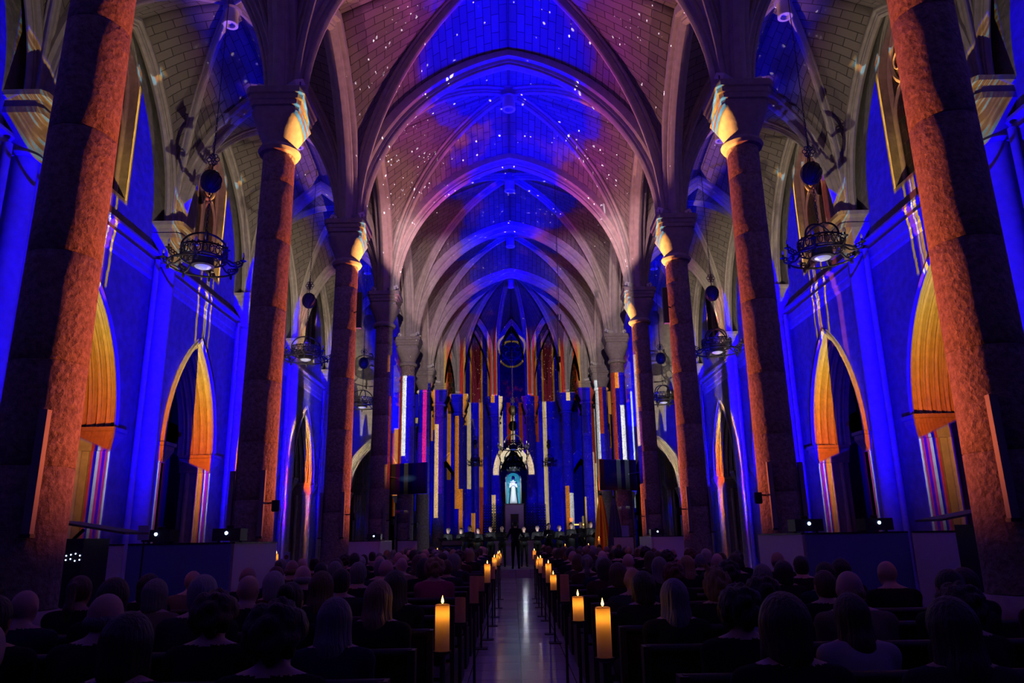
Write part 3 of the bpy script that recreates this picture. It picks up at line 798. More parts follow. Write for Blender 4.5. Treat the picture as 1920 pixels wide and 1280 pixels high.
# ambulatory outer wall
for i in range(7):
    A, B = amb[i], amb[i + 1]; va = Vector(A); vb = Vector(B); L = (vb - va).length; mid = (va + vb) / 2; out = (mid - Vector((0, 38.8))); out = Vector((out.x, out.y))
    tt = (vb - va).normalized(); nrm = Vector((tt.y, -tt.x)); 
    if nrm.dot(out) < 0: nrm = -nrm
    sI, sO = (0.95, 1.25) if L < 5 else (1.1, 1.45); c = 1.3 * sO
    hole = lancet(L / 2, sO + 0.03, 4.2 if i != 3 else 4.9, (4.2 if i != 3 else 4.9) + math.sqrt((sO + 0.03 + c) ** 2 - c * c), 0.0)
    ws = 0.92 if L < 5 else 1.1
    win = lancet(L / 2, ws, 13.0, 14.35, 9.0)
    wall_panel(A, B, 15.0, [hole, win], 0.5, 'wall_back', M['plaster'], nrm)
    arch_surround(A, B, nrm, L / 2, sI, sO, 4.2 if i != 3 else 4.9, c, shafts=(i != 3), depth=0.35)
    gothic_window(A, B, nrm, L / 2, ws, 9.0, 13.0, 14.35, 0.5, widx); widx += 1
for (x, y) in amb:
    r = empty('trim_5', (x, y, 0), 0, kind='structure')
    MB().lathe([(0.32, 0), (0.32, 0.5), (0.22, 0.7), (0.20, 8.4)], 20).build('shaft', M['stone'], r, True, 40)
    c = MB(); c.rings([[(h * sx, h * sy, z) for sx, sy in ((-1, -0.5), (-0.5, -1), (0.5, -1), (1, -0.5), (1, 0.5), (0.5, 1), (-0.5, 1), (-1, 0.5))] for z, h in ((8.15, 0.27), (8.25, 0.27), (8.3, 0.25), (8.75, 0.40), (8.8, 0.48), (8.95, 0.48), (8.97, 0.44), (9.1, 0.5), (9.21, 0.5))]); c.build('capital', M['cap'], r)
# chapel beyond the central arch, dark surrounds behind everything
b = MB(); b.box((-2.6, 50.6, 0), (2.6, 50.9, 8.5)); b.build('wall_back', M['masonry'], kind='structure')
for s in (-1, 1):
    b = MB(); xa, xb = sorted((2.6 * s, 2.3 * s)); b.box((xa, 47.3, 0), (xb, 50.6, 8.5)); b.build('wall_back', M['masonry'], kind='structure')
b = MB(); b.box((-2.6, 47.27, 8.5), (2.6, 50.6, 8.7)); b.build('ceiling', M['plaster'], kind='structure')
b = MB(); b.box((-20, 52, 0), (20, 52.3, 16.6)); b.build('wall_back', M['masonry'], kind='structure')
b = MB(); b.box((-20, -6.3, 0), (20, -6.0, 16.6)); b.build('wall_front', M['plaster'], kind='structure')
for s, side in ((-1, 'left'), (1, 'right')):
    b = MB(); xa, xb = sorted((13.0 * s, 13.3 * s)); b.box((xa, -6, 0), (xb, 52, 16.6)); b.build('wall_' + side, M['plaster'], kind='structure')
b = MB(); b.box((-20, -6.3, 16.6), (20, 52.3, 16.8)); b.build('ceiling', M['plaster'], kind='structure')
b = MB(); b.box((-20, -6.3, -0.2), (20, 52.3, 0)); b.build('floor', M['floor'], kind='structure')
# choir platform with two steps
b = MB(); b.box((-3.2, 28.9, 0), (3.2, 29.2, 0.14)); b.box((-3.4, 29.2, 0), (3.4, 46.0, 0.27)); b.box((-2.2, 35.0, 0.27), (2.2, 44, 0.42)); b.build('floor', M['floor'], kind='structure')

# ================================================================== nave columns
def column_mesh():
    zs = [0.95]; joint = [2.05, 2.95, 3.95, 5.2, 6.4, 7.5]
    prof = []; r0, r1 = 0.325, 0.275
    def r(z): return r0 + (r1 - r0) * (z / 8.3)
    z = 0.9
    for j in joint + [8.09]:
        a = z; 
        for k in range(5): prof.append((r(a + (j - a) * k / 4 * 0.985 + 0.01), a + (j - a) * (k / 4 * 0.985) + 0.008))
        prof.append((r(j) - 0.012, j)); z = j
    return prof
def superring(hw, z, e, n=40):
    ring = []
    for k in range(n):
        a = 2 * PI * (k + 0.5) / n; ca, sa = math.cos(a), math.sin(a); q = (abs(ca) ** e + abs(sa) ** e) ** (-1 / e); ring.append((hw * q * ca, hw * q * sa, z))
    return ring
def make_column(granite_m, label):
    r = empty('nave_column', (0, 0, 0), 0, label, 'column', 'nave columns')
    MB().lathe(column_mesh(), 40).build('shaft', [granite_m], r, True, 60)
    b = MB(); b.rings([superring(0.46, 0, 9), superring(0.46, 0.45, 9), superring(0.42, 0.5, 5), superring(0.42, 0.58, 2), superring(0.36, 0.66, 2), superring(0.39, 0.74, 2), superring(0.38, 0.82, 2), superring(0.335, 0.9, 2)]); b.build('base', M['smooth'], r, True, 40)
    c = MB(); c.rings([superring(h, z - 0.21, e) for z, h, e in ((8.28, 0.28, 2), (8.30, 0.34, 2), (8.36, 0.37, 2), (8.42, 0.34, 2), (8.46, 0.29, 2), (8.55, 0.31, 2.2), (8.70, 0.37, 2.6), (8.84, 0.42, 3.4), (8.93, 0.44, 5), (8.98, 0.445, 8), (8.99, 0.415, 9), (9.08, 0.415, 9), (9.10, 0.45, 10), (9.18, 0.46, 10), (9.20, 0.48, 11), (9.28, 0.49, 12), (9.30, 0.52, 12), (9.42, 0.52, 12))])
    c.build('capital', M['cap'], r, True, 30)
    return r
ordn = ['nearest', 'second', 'third', 'fourth', 'fifth', 'sixth']
proto_col = None
for i in range(1, 7):
    for s in (-1, 1):
        sd = 'left' if s < 0 else 'right'
        what = 'rough granite column lit terracotta' if i < 5 else 'granite column washed in blue and striped light'
        lb = '%s, %s on the %s side of the nave' % (what, ordn[i - 1], sd)
        if proto_col is None: proto_col = make_column(M['granite'], lb); c = proto_col
        else: c = copy_tree(proto_col); c['label'] = lb
        c.location = (NX * s, COLY[i], 0)
for i, (x, y) in enumerate(apse[1:-1]):
    c = copy_tree(proto_col); sd = 'left' if x < 0 else 'right'; kk = min(i, 5 - i)
    c['label'] = 'blue lit column ringing the apse, %s on the %s' % (['outermost', 'middle one', 'next to the centre'][kk], sd)
    c['group'] = 'apse columns'; c.name = 'apse_column'; c.location = (x, y, 0)

# ================================================================== signed-distance bodies -> meshes
class SDF:
    def __init__(s, lo, hi, h):
        s.lo = np.array(lo, float); s.h = h; n = [int((b - a) / h) + 1 for a, b in zip(lo, hi)]
        s.P = np.stack(np.meshgrid(*[lo[i] + h * np.arange(n[i]) for i in range(3)], indexing='ij'), -1); s.F = np.full(n, 9.0)
    def put(s, d, k=0.03):
        if k <= 0: s.F = np.minimum(s.F, d); return
        hh = np.clip(0.5 + 0.5 * (d - s.F) / k, 0, 1); s.F = d * (1 - hh) + s.F * hh - k * hh * (1 - hh)
    def cut(s, d, k=0.01):
        d = -d; hh = np.clip(0.5 - 0.5 * (s.F - d) / k, 0, 1) if k else 0
        s.F = np.maximum(s.F, d)
    def cap(s, a, b, ra, rb=None, k=0.03):
        rb = ra if rb is None else rb; a = np.array(a, float); b = np.array(b, float); ab = b - a
        t = np.clip(((s.P - a) @ ab) / (ab @ ab + 1e-9), 0, 1); d = np.linalg.norm(s.P - a - t[..., None] * ab, axis=-1) - (ra + (rb - ra) * t); s.put(d, k)
    def ell(s, c, r, k=0.03, cut=False):
        q = (s.P - np.array(c)) / np.array(r); k0 = np.linalg.norm(q, axis=-1); k1 = np.linalg.norm(q / np.array(r), axis=-1); d = k0 * (k0 - 1) / np.maximum(k1, 1e-6)
        (s.cut(d) if cut else s.put(d, k))
    def mesh(s):
        F = s.F; I = F < 0; nx, ny, nz = F.shape
        cs = [(i, j, k) for i in (0, 1) for j in (0, 1) for k in (0, 1)]
        sub = lambda A, c: A[c[0]:nx - 1 + c[0], c[1]:ny - 1 + c[1], c[2]:nz - 1 + c[2]]
        cnt = sum(sub(I, c).astype(int) for c in cs); act = (cnt > 0) & (cnt < 8)
        idx = -np.ones(act.shape, int); idx[act] = np.arange(act.sum()); ijk = np.argwhere(act)
        acc = np.zeros((len(ijk), 3)); wt = np.zeros(len(ijk))
        for ci in cs:
            for ax in range(3):
                if ci[ax] == 1: continue
                cj = list(ci); cj[ax] = 1
                a = F[ijk[:, 0] + ci[0], ijk[:, 1] + ci[1], ijk[:, 2] + ci[2]]; b = F[ijk[:, 0] + cj[0], ijk[:, 1] + cj[1], ijk[:, 2] + cj[2]]
                m = (a < 0) != (b < 0); t = np.where(m, a / np.where(m, a - b, 1), 0)
                p = np.tile(np.array(ci, float), (len(ijk), 1)); p[:, ax] += t; acc += p * m[:, None]; wt += m
        V = s.lo + s.h * (ijk + acc / wt[:, None]); faces = []
        for ax in range(3):
            u, v = [(1, 2), (2, 0), (0, 1)][ax]
            A = [slice(None)] * 3; B = [slice(None)] * 3; A[ax] = slice(0, -1); B[ax] = slice(1, None)
            ch = np.argwhere(I[tuple(A)] != I[tuple(B)]); ch = ch[(ch[:, u] > 0) & (ch[:, v] > 0) & (ch[:, u] < F.shape[u] - 1) & (ch[:, v] < F.shape[v] - 1)]
            if not len(ch): continue
            def g(du, dv): q = ch.copy(); q[:, u] -= du; q[:, v] -= dv; return idx[q[:, 0], q[:, 1], q[:, 2]]
            Q = np.stack([g(1, 1), g(0, 1), g(0, 0), g(1, 0)], 1); flip = I[tuple(A)][tuple(ch.T)]
            Q[~flip] = Q[~flip][:, ::-1]; faces.append(Q)
        return V, np.concatenate(faces)
def np_mesh(name, parts, mats, zone=None):
    V = np.concatenate([p[0] for p in parts]); off = 0; Fs = []; mi = []
    for k, (v, f) in enumerate(parts): Fs.append(f + off); off += len(v)
    Fc = np.concatenate(Fs); me = bpy.data.meshes.new(name); me.from_pydata(V.tolist(), [], Fc.tolist())
    for m in mats: me.materials.append(m)
    if zone is not None:
        cen = V[Fc].mean(1); me.polygons.foreach_set('material_index', zone(cen).astype(np.int32))
    me.update(); me.shade_smooth(); return me

def hand_template():
    s = SDF((-0.07, -0.03, -0.05), (0.08, 0.20, 0.04), 0.005)
    s.ell((0, 0.045, 0), (0.040, 0.052, 0.016), 0.01); s.cap((0, -0.02, 0), (0, 0.03, 0), 0.024, 0.024, 0.015)
    for i, (x, L) in enumerate(((-0.030, 0.062), (-0.010, 0.074), (0.011, 0.070), (0.030, 0.054))):
        a = (x, 0.088, 0); b = (x * 1.15, 0.088 + L * 0.45, -0.004); c = (x * 1.2, 0.088 + L * 0.78, -0.018); d = (x * 1.2, 0.088 + L, -0.036)
        s.cap(a, b, 0.0088, 0.0082, 0.006); s.cap(b, c, 0.0080, 0.0076, 0.004); s.cap(c, d, 0.0076, 0.0068, 0.004)
    s.cap((0.028, 0.02, -0.004), (0.056, 0.055, -0.012), 0.012, 0.010, 0.01); s.cap((0.056, 0.055, -0.012), (0.060, 0.088, -0.020), 0.0095, 0.0080, 0.004)
    return s.mesh()
HAND = hand_template()
def hand(pos, yaw, pitch=0.0, mirror=False, roll=0.0):
    V, F = HAND; V = V.copy(); F = F.copy()
    if mirror: V[:, 0] *= -1; F = F[:, ::-1]
    R = Matrix.Rotation(yaw, 3, 'Z') @ Matrix.Rotation(pitch, 3, 'X') @ Matrix.Rotation(roll, 3, 'Y')
    return V @ np.array(R).T + np.array(pos), F
def head_sdf(s, c, k=0.02):
    x, y, z = c      # centre of skull
    s.ell((x, y, z), (0.076, 0.094, 0.098), 0.01); s.ell((x, y + 0.028, z - 0.055), (0.056, 0.062, 0.068), 0.03)
    s.cap((x, y + 0.075, z - 0.105), (x, y + 0.070, z - 0.10), 0.022, 0.022, 0.025)
    s.cap((x, y + 0.094, z + 0.0), (x, y + 0.112, z - 0.038), 0.007, 0.013, 0.012)
    s.cap((x - 0.02, y + 0.094, z - 0.068), (x + 0.02, y + 0.094, z - 0.068), 0.008, 0.008, 0.008)
    for q in (-1, 1):
        s.ell((x + q * 0.078, y - 0.002, z - 0.018), (0.010, 0.020, 0.031), 0.008)
        s.ell((x + q * 0.032, y + 0.092, z - 0.008), (0.016, 0.012, 0.010), 0.0, cut=True); s.ell((x + q * 0.032, y + 0.082, z - 0.008), (0.013, 0.011, 0.011), 0.003)
def seated_body(male=True, lean=0.0):
    s = SDF((-0.36, -0.24, 0.0), (0.36, 0.62, 1.26), 0.014); sw = 0.185 if male else 0.16; L = lambda z: lean * (z - 0.45)
    s.ell((0, 0.0, 0.50), (0.18, 0.14, 0.12)); s.cap((0, 0.0, 0.55), (0, -0.01 + L(0.85), 0.85), 0.135, 0.145, 0.06)
    s.ell((0, -0.01 + L(0.85), 0.84), (sw * 0.98, 0.115, 0.16), 0.05)
    if not male:
        for q in (-1, 1): s.ell((q * 0.07, 0.09 + L(0.82), 0.80), (0.06, 0.05, 0.06), 0.03)
    s.cap((-sw, -0.01 + L(0.92), 0.925), (sw, -0.01 + L(0.92), 0.925), 0.058, 0.058, 0.06)
    s.cap((-sw * 0.6, -0.012 + L(0.97), 0.945), (0, -0.01 + L(1), 0.985), 0.045, 0.05, 0.04); s.cap((sw * 0.6, -0.012 + L(0.97), 0.945), (0, -0.01 + L(1), 0.985), 0.045, 0.05, 0.04)
    s.cap((0, -0.005 + L(1), 0.95), (0, 0.015 + L(1.08), 1.06), 0.056, 0.050, 0.02)
    hc = (0, 0.025 + L(1.12), 1.125); head_sdf(s, hc)
    for q in (-1, 1):
        e = (q * (sw + 0.02), 0.03 + L(0.7), 0.68); wv = (q * 0.10, 0.25, 0.60)
        s.cap((q * sw, -0.01 + L(0.92), 0.92), e, 0.056, 0.043, 0.03); s.cap(e, wv, 0.043, 0.028, 0.02)
        s.cap((q * 0.09, 0.02, 0.48), (q * 0.12, 0.44, 0.49), 0.085, 0.062, 0.04); s.cap((q * 0.12, 0.44, 0.48), (q * 0.12, 0.46, 0.12), 0.060, 0.040, 0.02)
        s.cap((q * 0.12, 0.43, 0.06), (q * 0.125, 0.57, 0.042), 0.042, 0.034, 0.02)
    nk = 0.995
    hands = [hand((q * 0.085, 0.27, 0.60), q * 0.35, -0.25, q > 0) for q in (-1, 1)]
    b = s.mesh()
    return np_mesh('person_body', [b] + hands, [None, None], lambda c: ((c[:, 2] > nk) | ((c[:, 1] > 0.268) & (c[:, 2] > 0.565) & (abs(c[:, 0]) < 0.19))).astype(int)), hc
def standing_body(gown=False, pose='folder'):
    s = SDF((-0.42, -0.22, 0.0), (0.42, 0.50, 1.72), 0.016)
    s.ell((0, 0, 0.95), (0.16, 0.115, 0.13)); s.cap((0, 0, 0.98), (0, 0, 1.28), 0.115, 0.125, 0.06); s.ell((0, 0, 1.27), (0.172, 0.105, 0.16), 0.05)
    s.cap((-0.165, 0, 1.38), (0.165, 0, 1.38), 0.05, 0.05, 0.06); s.cap((0, 0, 1.40), (0, 0.015, 1.52), 0.052, 0.047, 0.03)
    hc = (0, 0.025, 1.595); head_sdf(s, hc)
    for q in (-1, 1):
        if pose == 'folder': e = (q * 0.235, 0.05, 1.13); wv = (q * 0.15, 0.28, 1.16)
        else: e = (q * 0.30, 0.06, 1.14); wv = (q * 0.33, 0.30, 1.22)
        s.cap((q * 0.172, 0, 1.37), e, 0.052, 0.040, 0.03); s.cap(e, wv, 0.040, 0.027, 0.02)
        if not gown:
            s.cap((q * 0.085, 0, 0.92), (q * 0.10, 0.02, 0.50), 0.085, 0.060, 0.03); s.cap((q * 0.10, 0.02, 0.50), (q * 0.11, -0.01, 0.10), 0.058, 0.042, 0.02)
        s.cap((q * 0.11, -0.02, 0.05), (q * 0.13, 0.13, 0.04), 0.042, 0.034, 0.02)
    if gown: s.cap((0, 0, 0.95), (0, 0, 0.22), 0.14, 0.22, 0.08); s.cap((0, 0, 0.2), (0, 0, 0.16), 0.20, 0.17, 0.03)
    hands = [hand((q * (0.15 if pose == 'folder' else 0.33), 0.30, 1.165 if pose == 'folder' else 1.225), q * 0.15, 0.3, q > 0, 2.4 if (pose == 'folder') else 0.4) for q in (-1, 1)]
    return np_mesh('person_body', [s.mesh()] + hands, [None, None], lambda c: ((c[:, 2] > 1.455) | (c[:, 1] > 0.295) & (c[:, 2] > 1.0)).astype(int)), hc
def hair_mesh(kind):
    """centred on the skull centre"""
    h = 0.013; s = SDF((-0.20, -0.22, -0.45), (0.20, 0.20, 0.26), h); z0 = -0.03
    rs = np.random.RandomState(len(kind) * 7 + ord(kind[0]))
    if kind == 'short':
        s.ell((0, -0.008, 0.012), (0.084, 0.098, 0.102)); s.ell((0, -0.03, -0.05), (0.07, 0.07, 0.06), 0.03)
    elif kind == 'thin':
        s.ell((0, -0.02, -0.035), (0.085, 0.088, 0.052), 0.01)
    elif kind == 'bob':
        s.ell((0, -0.010, 0.012), (0.088, 0.102, 0.104)); s.cap((0, -0.03, 0.0), (0, -0.045, -0.09), 0.086, 0.080, 0.03)
        for q in (-1, 1): s.cap((q * 0.062, 0.0, 0.0), (q * 0.078, 0.005, -0.12), 0.028, 0.020, 0.02)
    elif kind == 'long':
        s.ell((0, -0.010, 0.012), (0.086, 0.102, 0.104)); s.cap((0, -0.03, 0.0), (0, -0.07, -0.15), 0.082, 0.070, 0.03); s.cap((0, -0.07, -0.15), (0, -0.13, -0.36), 0.070, 0.040, 0.03)
        for q in (-1, 1): s.cap((q * 0.055, -0.02, 0.0), (q * 0.088, -0.06, -0.20), 0.032, 0.024, 0.02); s.cap((q * 0.088, -0.06, -0.20), (q * 0.10, -0.11, -0.34), 0.024, 0.010, 0.02)
    elif kind == 'bun':
        s.ell((0, -0.01, 0.012), (0.083, 0.099, 0.103)); s.ell((0, -0.10, 0.06), (0.045, 0.04, 0.045), 0.02); s.ell((0, -0.03, -0.05), (0.07, 0.07, 0.06), 0.03)
    elif kind == 'ponytail':
        s.ell((0, -0.01, 0.012), (0.084, 0.100, 0.103)); s.ell((0, -0.11, 0.04), (0.03, 0.03, 0.03), 0.02); s.cap((0, -0.12, 0.03), (0, -0.15, -0.12), 0.03, 0.035, 0.02); s.cap((0, -0.15, -0.12), (0, -0.145, -0.26), 0.033, 0.012, 0.02)
    elif kind in ('curly', 'messy'):
        s.ell((0, -0.01, 0.01), (0.092, 0.104, 0.104)); n = 90
        for i in range(n):
            v = rs.normal(size=3); v /= np.linalg.norm(v)
            if v[1] > 0.45 and v[2] < 0.35: continue
            if v[2] < -0.75: continue
            r = 0.105 if kind == 'curly' else 0.098
            s.ell(v * np.array([0.088, 0.10, 0.10]) * 1.08 + np.array([0, -0.015, 0.005]), (0.026, 0.026, 0.026) if kind == 'curly' else (0.018, 0.018, 0.03), 0.012)
        if kind == 'messy':
            for i in range(9): a = rs.uniform(-1, 1); s.cap((a * 0.05, -0.02, 0.09), (a * 0.13, -0.03 + rs.uniform(-0.05, 0.05), 0.15 + rs.uniform(-0.02, 0.03)), 0.016, 0.006, 0.01)
            s.ell((0, -0.04, -0.07), (0.085, 0.075, 0.09), 0.03)
    # keep the face and front of the neck clear
    P = s.P; face = np.maximum.reduce([0.045 + (-0.0) - P[..., 1] + np.clip(P[..., 2] - 0.035, 0, 1) * 1.3, np.abs(P[..., 0]) - 0.30, P[..., 2] - 0.075])
    s.F = np.maximum(s.F, -face)
    if kind == 'thin': s.F = np.maximum(s.F, P[..., 2] - 0.03)
    return np_mesh('hair_' + kind, [s.mesh()], [None])
HAIR = {k: hair_mesh(k) for k in ('short', 'thin', 'bob', 'long', 'bun', 'ponytail', 'curly', 'messy')}
def strands(nt, b):
    co = _coords(nt); mp = _n(nt, 'ShaderNodeMapping'); mp.inputs['Scale'].default_value = (60, 60, 5); nt.links.new(co, mp.inputs[0])
    n = _n(nt, 'ShaderNodeTexNoise', Scale=1.0, Detail=3.0); nt.links.new(mp.outputs[0], n.inputs['Vector'])
    bp = _n(nt, 'ShaderNodeBump', Strength=1.0, Distance=0.02); nt.links.new(n.outputs['Fac'], bp.inputs['Height']); nt.links.new(bp.outputs[0], b.inputs['Normal'])
HC = {'black': (0.010, 0.008, 0.007), 'dark brown': (0.028, 0.014, 0.008), 'brown': (0.07, 0.035, 0.018), 'blond': (0.26, 0.16, 0.07), 'grey': (0.15, 0.145, 0.145), 'white': (0.32, 0.31, 0.31), 'auburn': (0.12, 0.04, 0.015)}
HM = {k: mat('hair_' + k.replace(' ', '_'), c, 0.5, build=strands) for k, c in HC.items()}
SK = [mat('skin_light', (0.55, 0.33, 0.25), 0.5), mat('skin_tan', (0.38, 0.21, 0.14), 0.5)]
CL = {k: mat('cloth_' + k.replace(' ', '_'), c, 0.9) for k, c in {'black': (0.01, 0.01, 0.012), 'navy': (0.012, 0.016, 0.045), 'charcoal': (0.03, 0.03, 0.034), 'dark green': (0.012, 0.03, 0.022), 'pale': (0.42, 0.38, 0.38), 'maroon': (0.06, 0.012, 0.018), 'pink': (0.35, 0.06, 0.12), 'beige': (0.20, 0.15, 0.10)}.items()}
BODY = {('m', 0): seated_body(True, 0.0), ('f', 0): seated_body(False, 0.0), ('m', 1): seated_body(True, 0.10)}
STAND = {'suit': standing_body(False), 'gown': standing_body(True), 'conductor': standing_body(False, 'conductor')}
EYE_M = mat('eye_white', (0.7, 0.7, 0.68), 0.2)
def person(body, hk, hcol, skin, cloth, loc, rz, scale, label, group, name='person', headturn=0.0):
    me, hc = body; r = empty(name, loc, rz, label, 'person', group); r.scale = (scale,) * 3
    b = bpy.data.objects.new('body', me); C.objects.link(b); b.parent = r
    for i, m in enumerate((CL[cloth], SK[skin])):
        b.material_slots[i].link = 'OBJECT'; b.material_slots[i].material = m
    if hk != 'bald':
        h = bpy.data.objects.new('hair', HAIR[hk]); C.objects.link(h); h.parent = b; h.location = hc
        h.parent = r; h.material_slots[0].link = 'OBJECT'; h.material_slots[0].material = HM[hcol]
    return r

# ================================================================== pews and audience
ROW0, RP = 2.80, 0.92; NROW = 25
def make_pew(x0, x1, label, group='pews'):
    r = empty('pew', ((x0 + x1) / 2, 0, 0), 0, label, 'pew', group); hw = (x1 - x0) / 2
    MB().box((-hw, -0.20, 0.33), (hw, 0.20, 0.358)).build('seat', M['wood'], r)
    b = MB(); b.obox((0, -0.245, 0.62), (hw, 0, 0), (0, 0.012, 0.001), (0, -0.02, 0.17)); b.build('backrest', M['wood'], r)
    b = MB(); b.tube([(-hw, -0.275, 0.80), (hw, -0.275, 0.80)], 0.028, 10); b.build('top_rail', M['wood'], r, True, 40)
    for q in (-1, 1):
        b = MB(); b.box((q * hw - 0.02, -0.30, 0), (q * hw + 0.02, 0.20, 0.40)); b.box((q * hw - 0.02, -0.31, 0.38), (q * hw + 0.02, -0.22, 0.82)); b.build('end_panel', M['wood'], r)
    return r
pl = make_pew(-3.55, -0.63, 'x'); pr = make_pew(0.66, 3.55, 'x')
def rowword(r):
    return 'nearest the camera' if r == 0 else '%s row from the camera' % ORD[r]
ORD = ['first', 'second', 'third', 'fourth', 'fifth', 'sixth', 'seventh', 'eighth', 'ninth', 'tenth', 'eleventh', 'twelfth', 'thirteenth', 'fourteenth', 'fifteenth', 'sixteenth', 'seventeenth', 'eighteenth', 'nineteenth', 'twentieth', 'twenty-first', 'twenty-second', 'twenty-third', 'twenty-fourth', 'twenty-fifth', 'twenty-sixth']
for r in range(NROW):
    for pw, sd in ((pl, 'left'), (pr, 'right')):
        c = pw if r == 0 else copy_tree(pw); c.location.y = ROW0 + RP * r
        c['label'] = 'dark wooden pew on the %s of the aisle, %s from the camera' % (sd, ORD[r])
taken = []
# x px, y px of the crown of the head, row, hair, hair colour, cloth, note
AUD = [(370, 1168, 0, 'bald', '', 'charcoal'), (595, 1122, 0, 'curly', 'black', 'black'), (455, 1142, 0, 'bob', 'black', 'black'), (283, 1112, 1, 'thin', 'grey', 'black'), (405, 1108, 1, 'curly', 'brown', 'black'),
       (28, 1112, 1, 'short', 'dark brown', 'black'), (655, 1122, 1, 'long', 'grey', 'navy'), (548, 1067, 2, 'short', 'white', 'charcoal'), (440, 1072, 2, 'long', 'dark brown', 'black'), (710, 1085, 2, 'long', 'blond', 'black'),
       (630, 1088, 2, 'bun', 'black', 'black'), (598, 1077, 3, 'bald', '', 'black'), (640, 1062, 4, 'short', 'black', 'charcoal'), (606, 1059, 5, 'thin', 'white', 'black'), (565, 1062, 5, 'bald', '', 'black'), (762, 1064, 3, 'long', 'black', 'black'),
       (820, 1062, 3, 'long', 'brown', 'dark green'), (672, 1049, 5, 'short', 'grey', 'black'), (730, 1048, 6, 'bald', '', 'black'), (700, 1042, 7, 'bob', 'dark brown', 'black'), (750, 1046, 7, 'short', 'grey', 'charcoal'), (870, 1041, 6, 'curly', 'blond', 'pink'),
       (795, 1043, 7, 'bob', 'black', 'black'), (818, 1036, 9, 'long', 'brown', 'maroon'), (665, 1033, 10, 'short', 'black', 'black'), (712, 1041, 9, 'thin', 'white', 'black'), (830, 1033, 11, 'short', 'dark brown', 'black'), (880, 1034, 9, 'bob', 'grey', 'charcoal'),
       (848, 1025, 14, 'thin', 'white', 'black'), (862, 1030, 12, 'curly', 'dark brown', 'maroon'), (905, 1023, 13, 'bob', 'blond', 'black'), (775, 1028, 13, 'short', 'black', 'black'),
       (1262, 1085, 2, 'long', 'grey', 'black'), (1330, 1068, 3, 'messy', 'blond', 'black'), (1384, 1100, 1, 'curly', 'black', 'black'), (1478, 1120, 1, 'long', 'dark brown', 'pale'), (1690, 1100, 1, 'curly', 'dark brown', 'black'), (1862, 1105, 1, 'messy', 'brown', 'black'),
       (1545, 1070, 3, 'short', 'brown', 'black'), (1575, 1045, 5, 'bob', 'black', 'black'), (1670, 1053, 4, 'bald', '', 'black'), (1428, 1056, 4, 'short', 'grey', 'charcoal'), (1465, 1050, 5, 'bob', 'black', 'black'), (1500, 1040, 6, 'short', 'black', 'black'),
       (1205, 1070, 3, 'bob', 'black', 'black'), (1292, 1052, 5, 'curly', 'black', 'black'), (1128, 1042, 7, 'short', 'grey', 'navy'), (1158, 1053, 5, 'bob', 'brown', 'black'), (1086, 1059, 5, 'curly', 'auburn', 'black'), (1083, 1037, 9, 'bob', 'brown', 'charcoal'),
       (1168, 1085, 2, 'curly', 'dark brown', 'pale'), (1218, 1030, 9, 'long', 'dark brown', 'black'), (1158, 1024, 13, 'short', 'black', 'black'), (1195, 1023, 13, 'curly', 'dark brown', 'black'), (1112, 1018, 16, 'short', 'white', 'black'), (1037, 1023, 14, 'bob', 'brown', 'black'),
       (1048, 1023, 12, 'short', 'black', 'black'), (1130, 1033, 10, 'thin', 'brown', 'black'), (1180, 1038, 8, 'bald', '', 'maroon'), (1312, 1025, 13, 'bald', '', 'pink'), (1250, 1030, 10, 'curly', 'black', 'black')]
hair_words = {'bald': 'bald', 'thin': 'balding', 'short': 'short-haired', 'bob': 'bob-haired', 'long': 'long-haired', 'bun': 'bun-wearing', 'ponytail': 'ponytailed', 'curly': 'curly-haired', 'messy': 'tousle-haired'}
people = []
for (x, y, r, hk, hcl, cl) in AUD:
    Y = ROW0 + RP * r + 0.02; p = at_y(x, y, Y); X = max(-3.30, min(3.30, p.x)); 
    if abs(X) < 0.86: X = 0.96 if X > 0 else -0.92
    top = min(1.30, max(1.10, p.z)); people.append([r, X, top, hk, hcl, cl])
for r in range(0, NROW):
    for s in (-1, 1):
        for k in range(5):
            X = s * (0.95 + 0.55 * k) + random.uniform(-0.05, 0.05)
            
            if any(q[0] == r and abs(q[1] - X) < 0.53 for q in people) or random.random() < 0.14: continue
            hk = random.choice(['short', 'short', 'bob', 'long', 'curly', 'thin', 'bun', 'bald', 'ponytail', 'bob'])
            hcl = random.choice(['black', 'dark brown', 'brown', 'grey', 'brown', 'dark brown', 'white', 'blond', 'auburn'])
            people.append([r, X, random.uniform(1.13, 1.22), hk, '' if hk == 'bald' else hcl, random.choice(['black', 'navy', 'charcoal', 'black', 'dark green', 'maroon', 'black', 'beige'])])
byrow = {}
for q in people: byrow.setdefault((q[0], q[1] > 0), []).append(q)
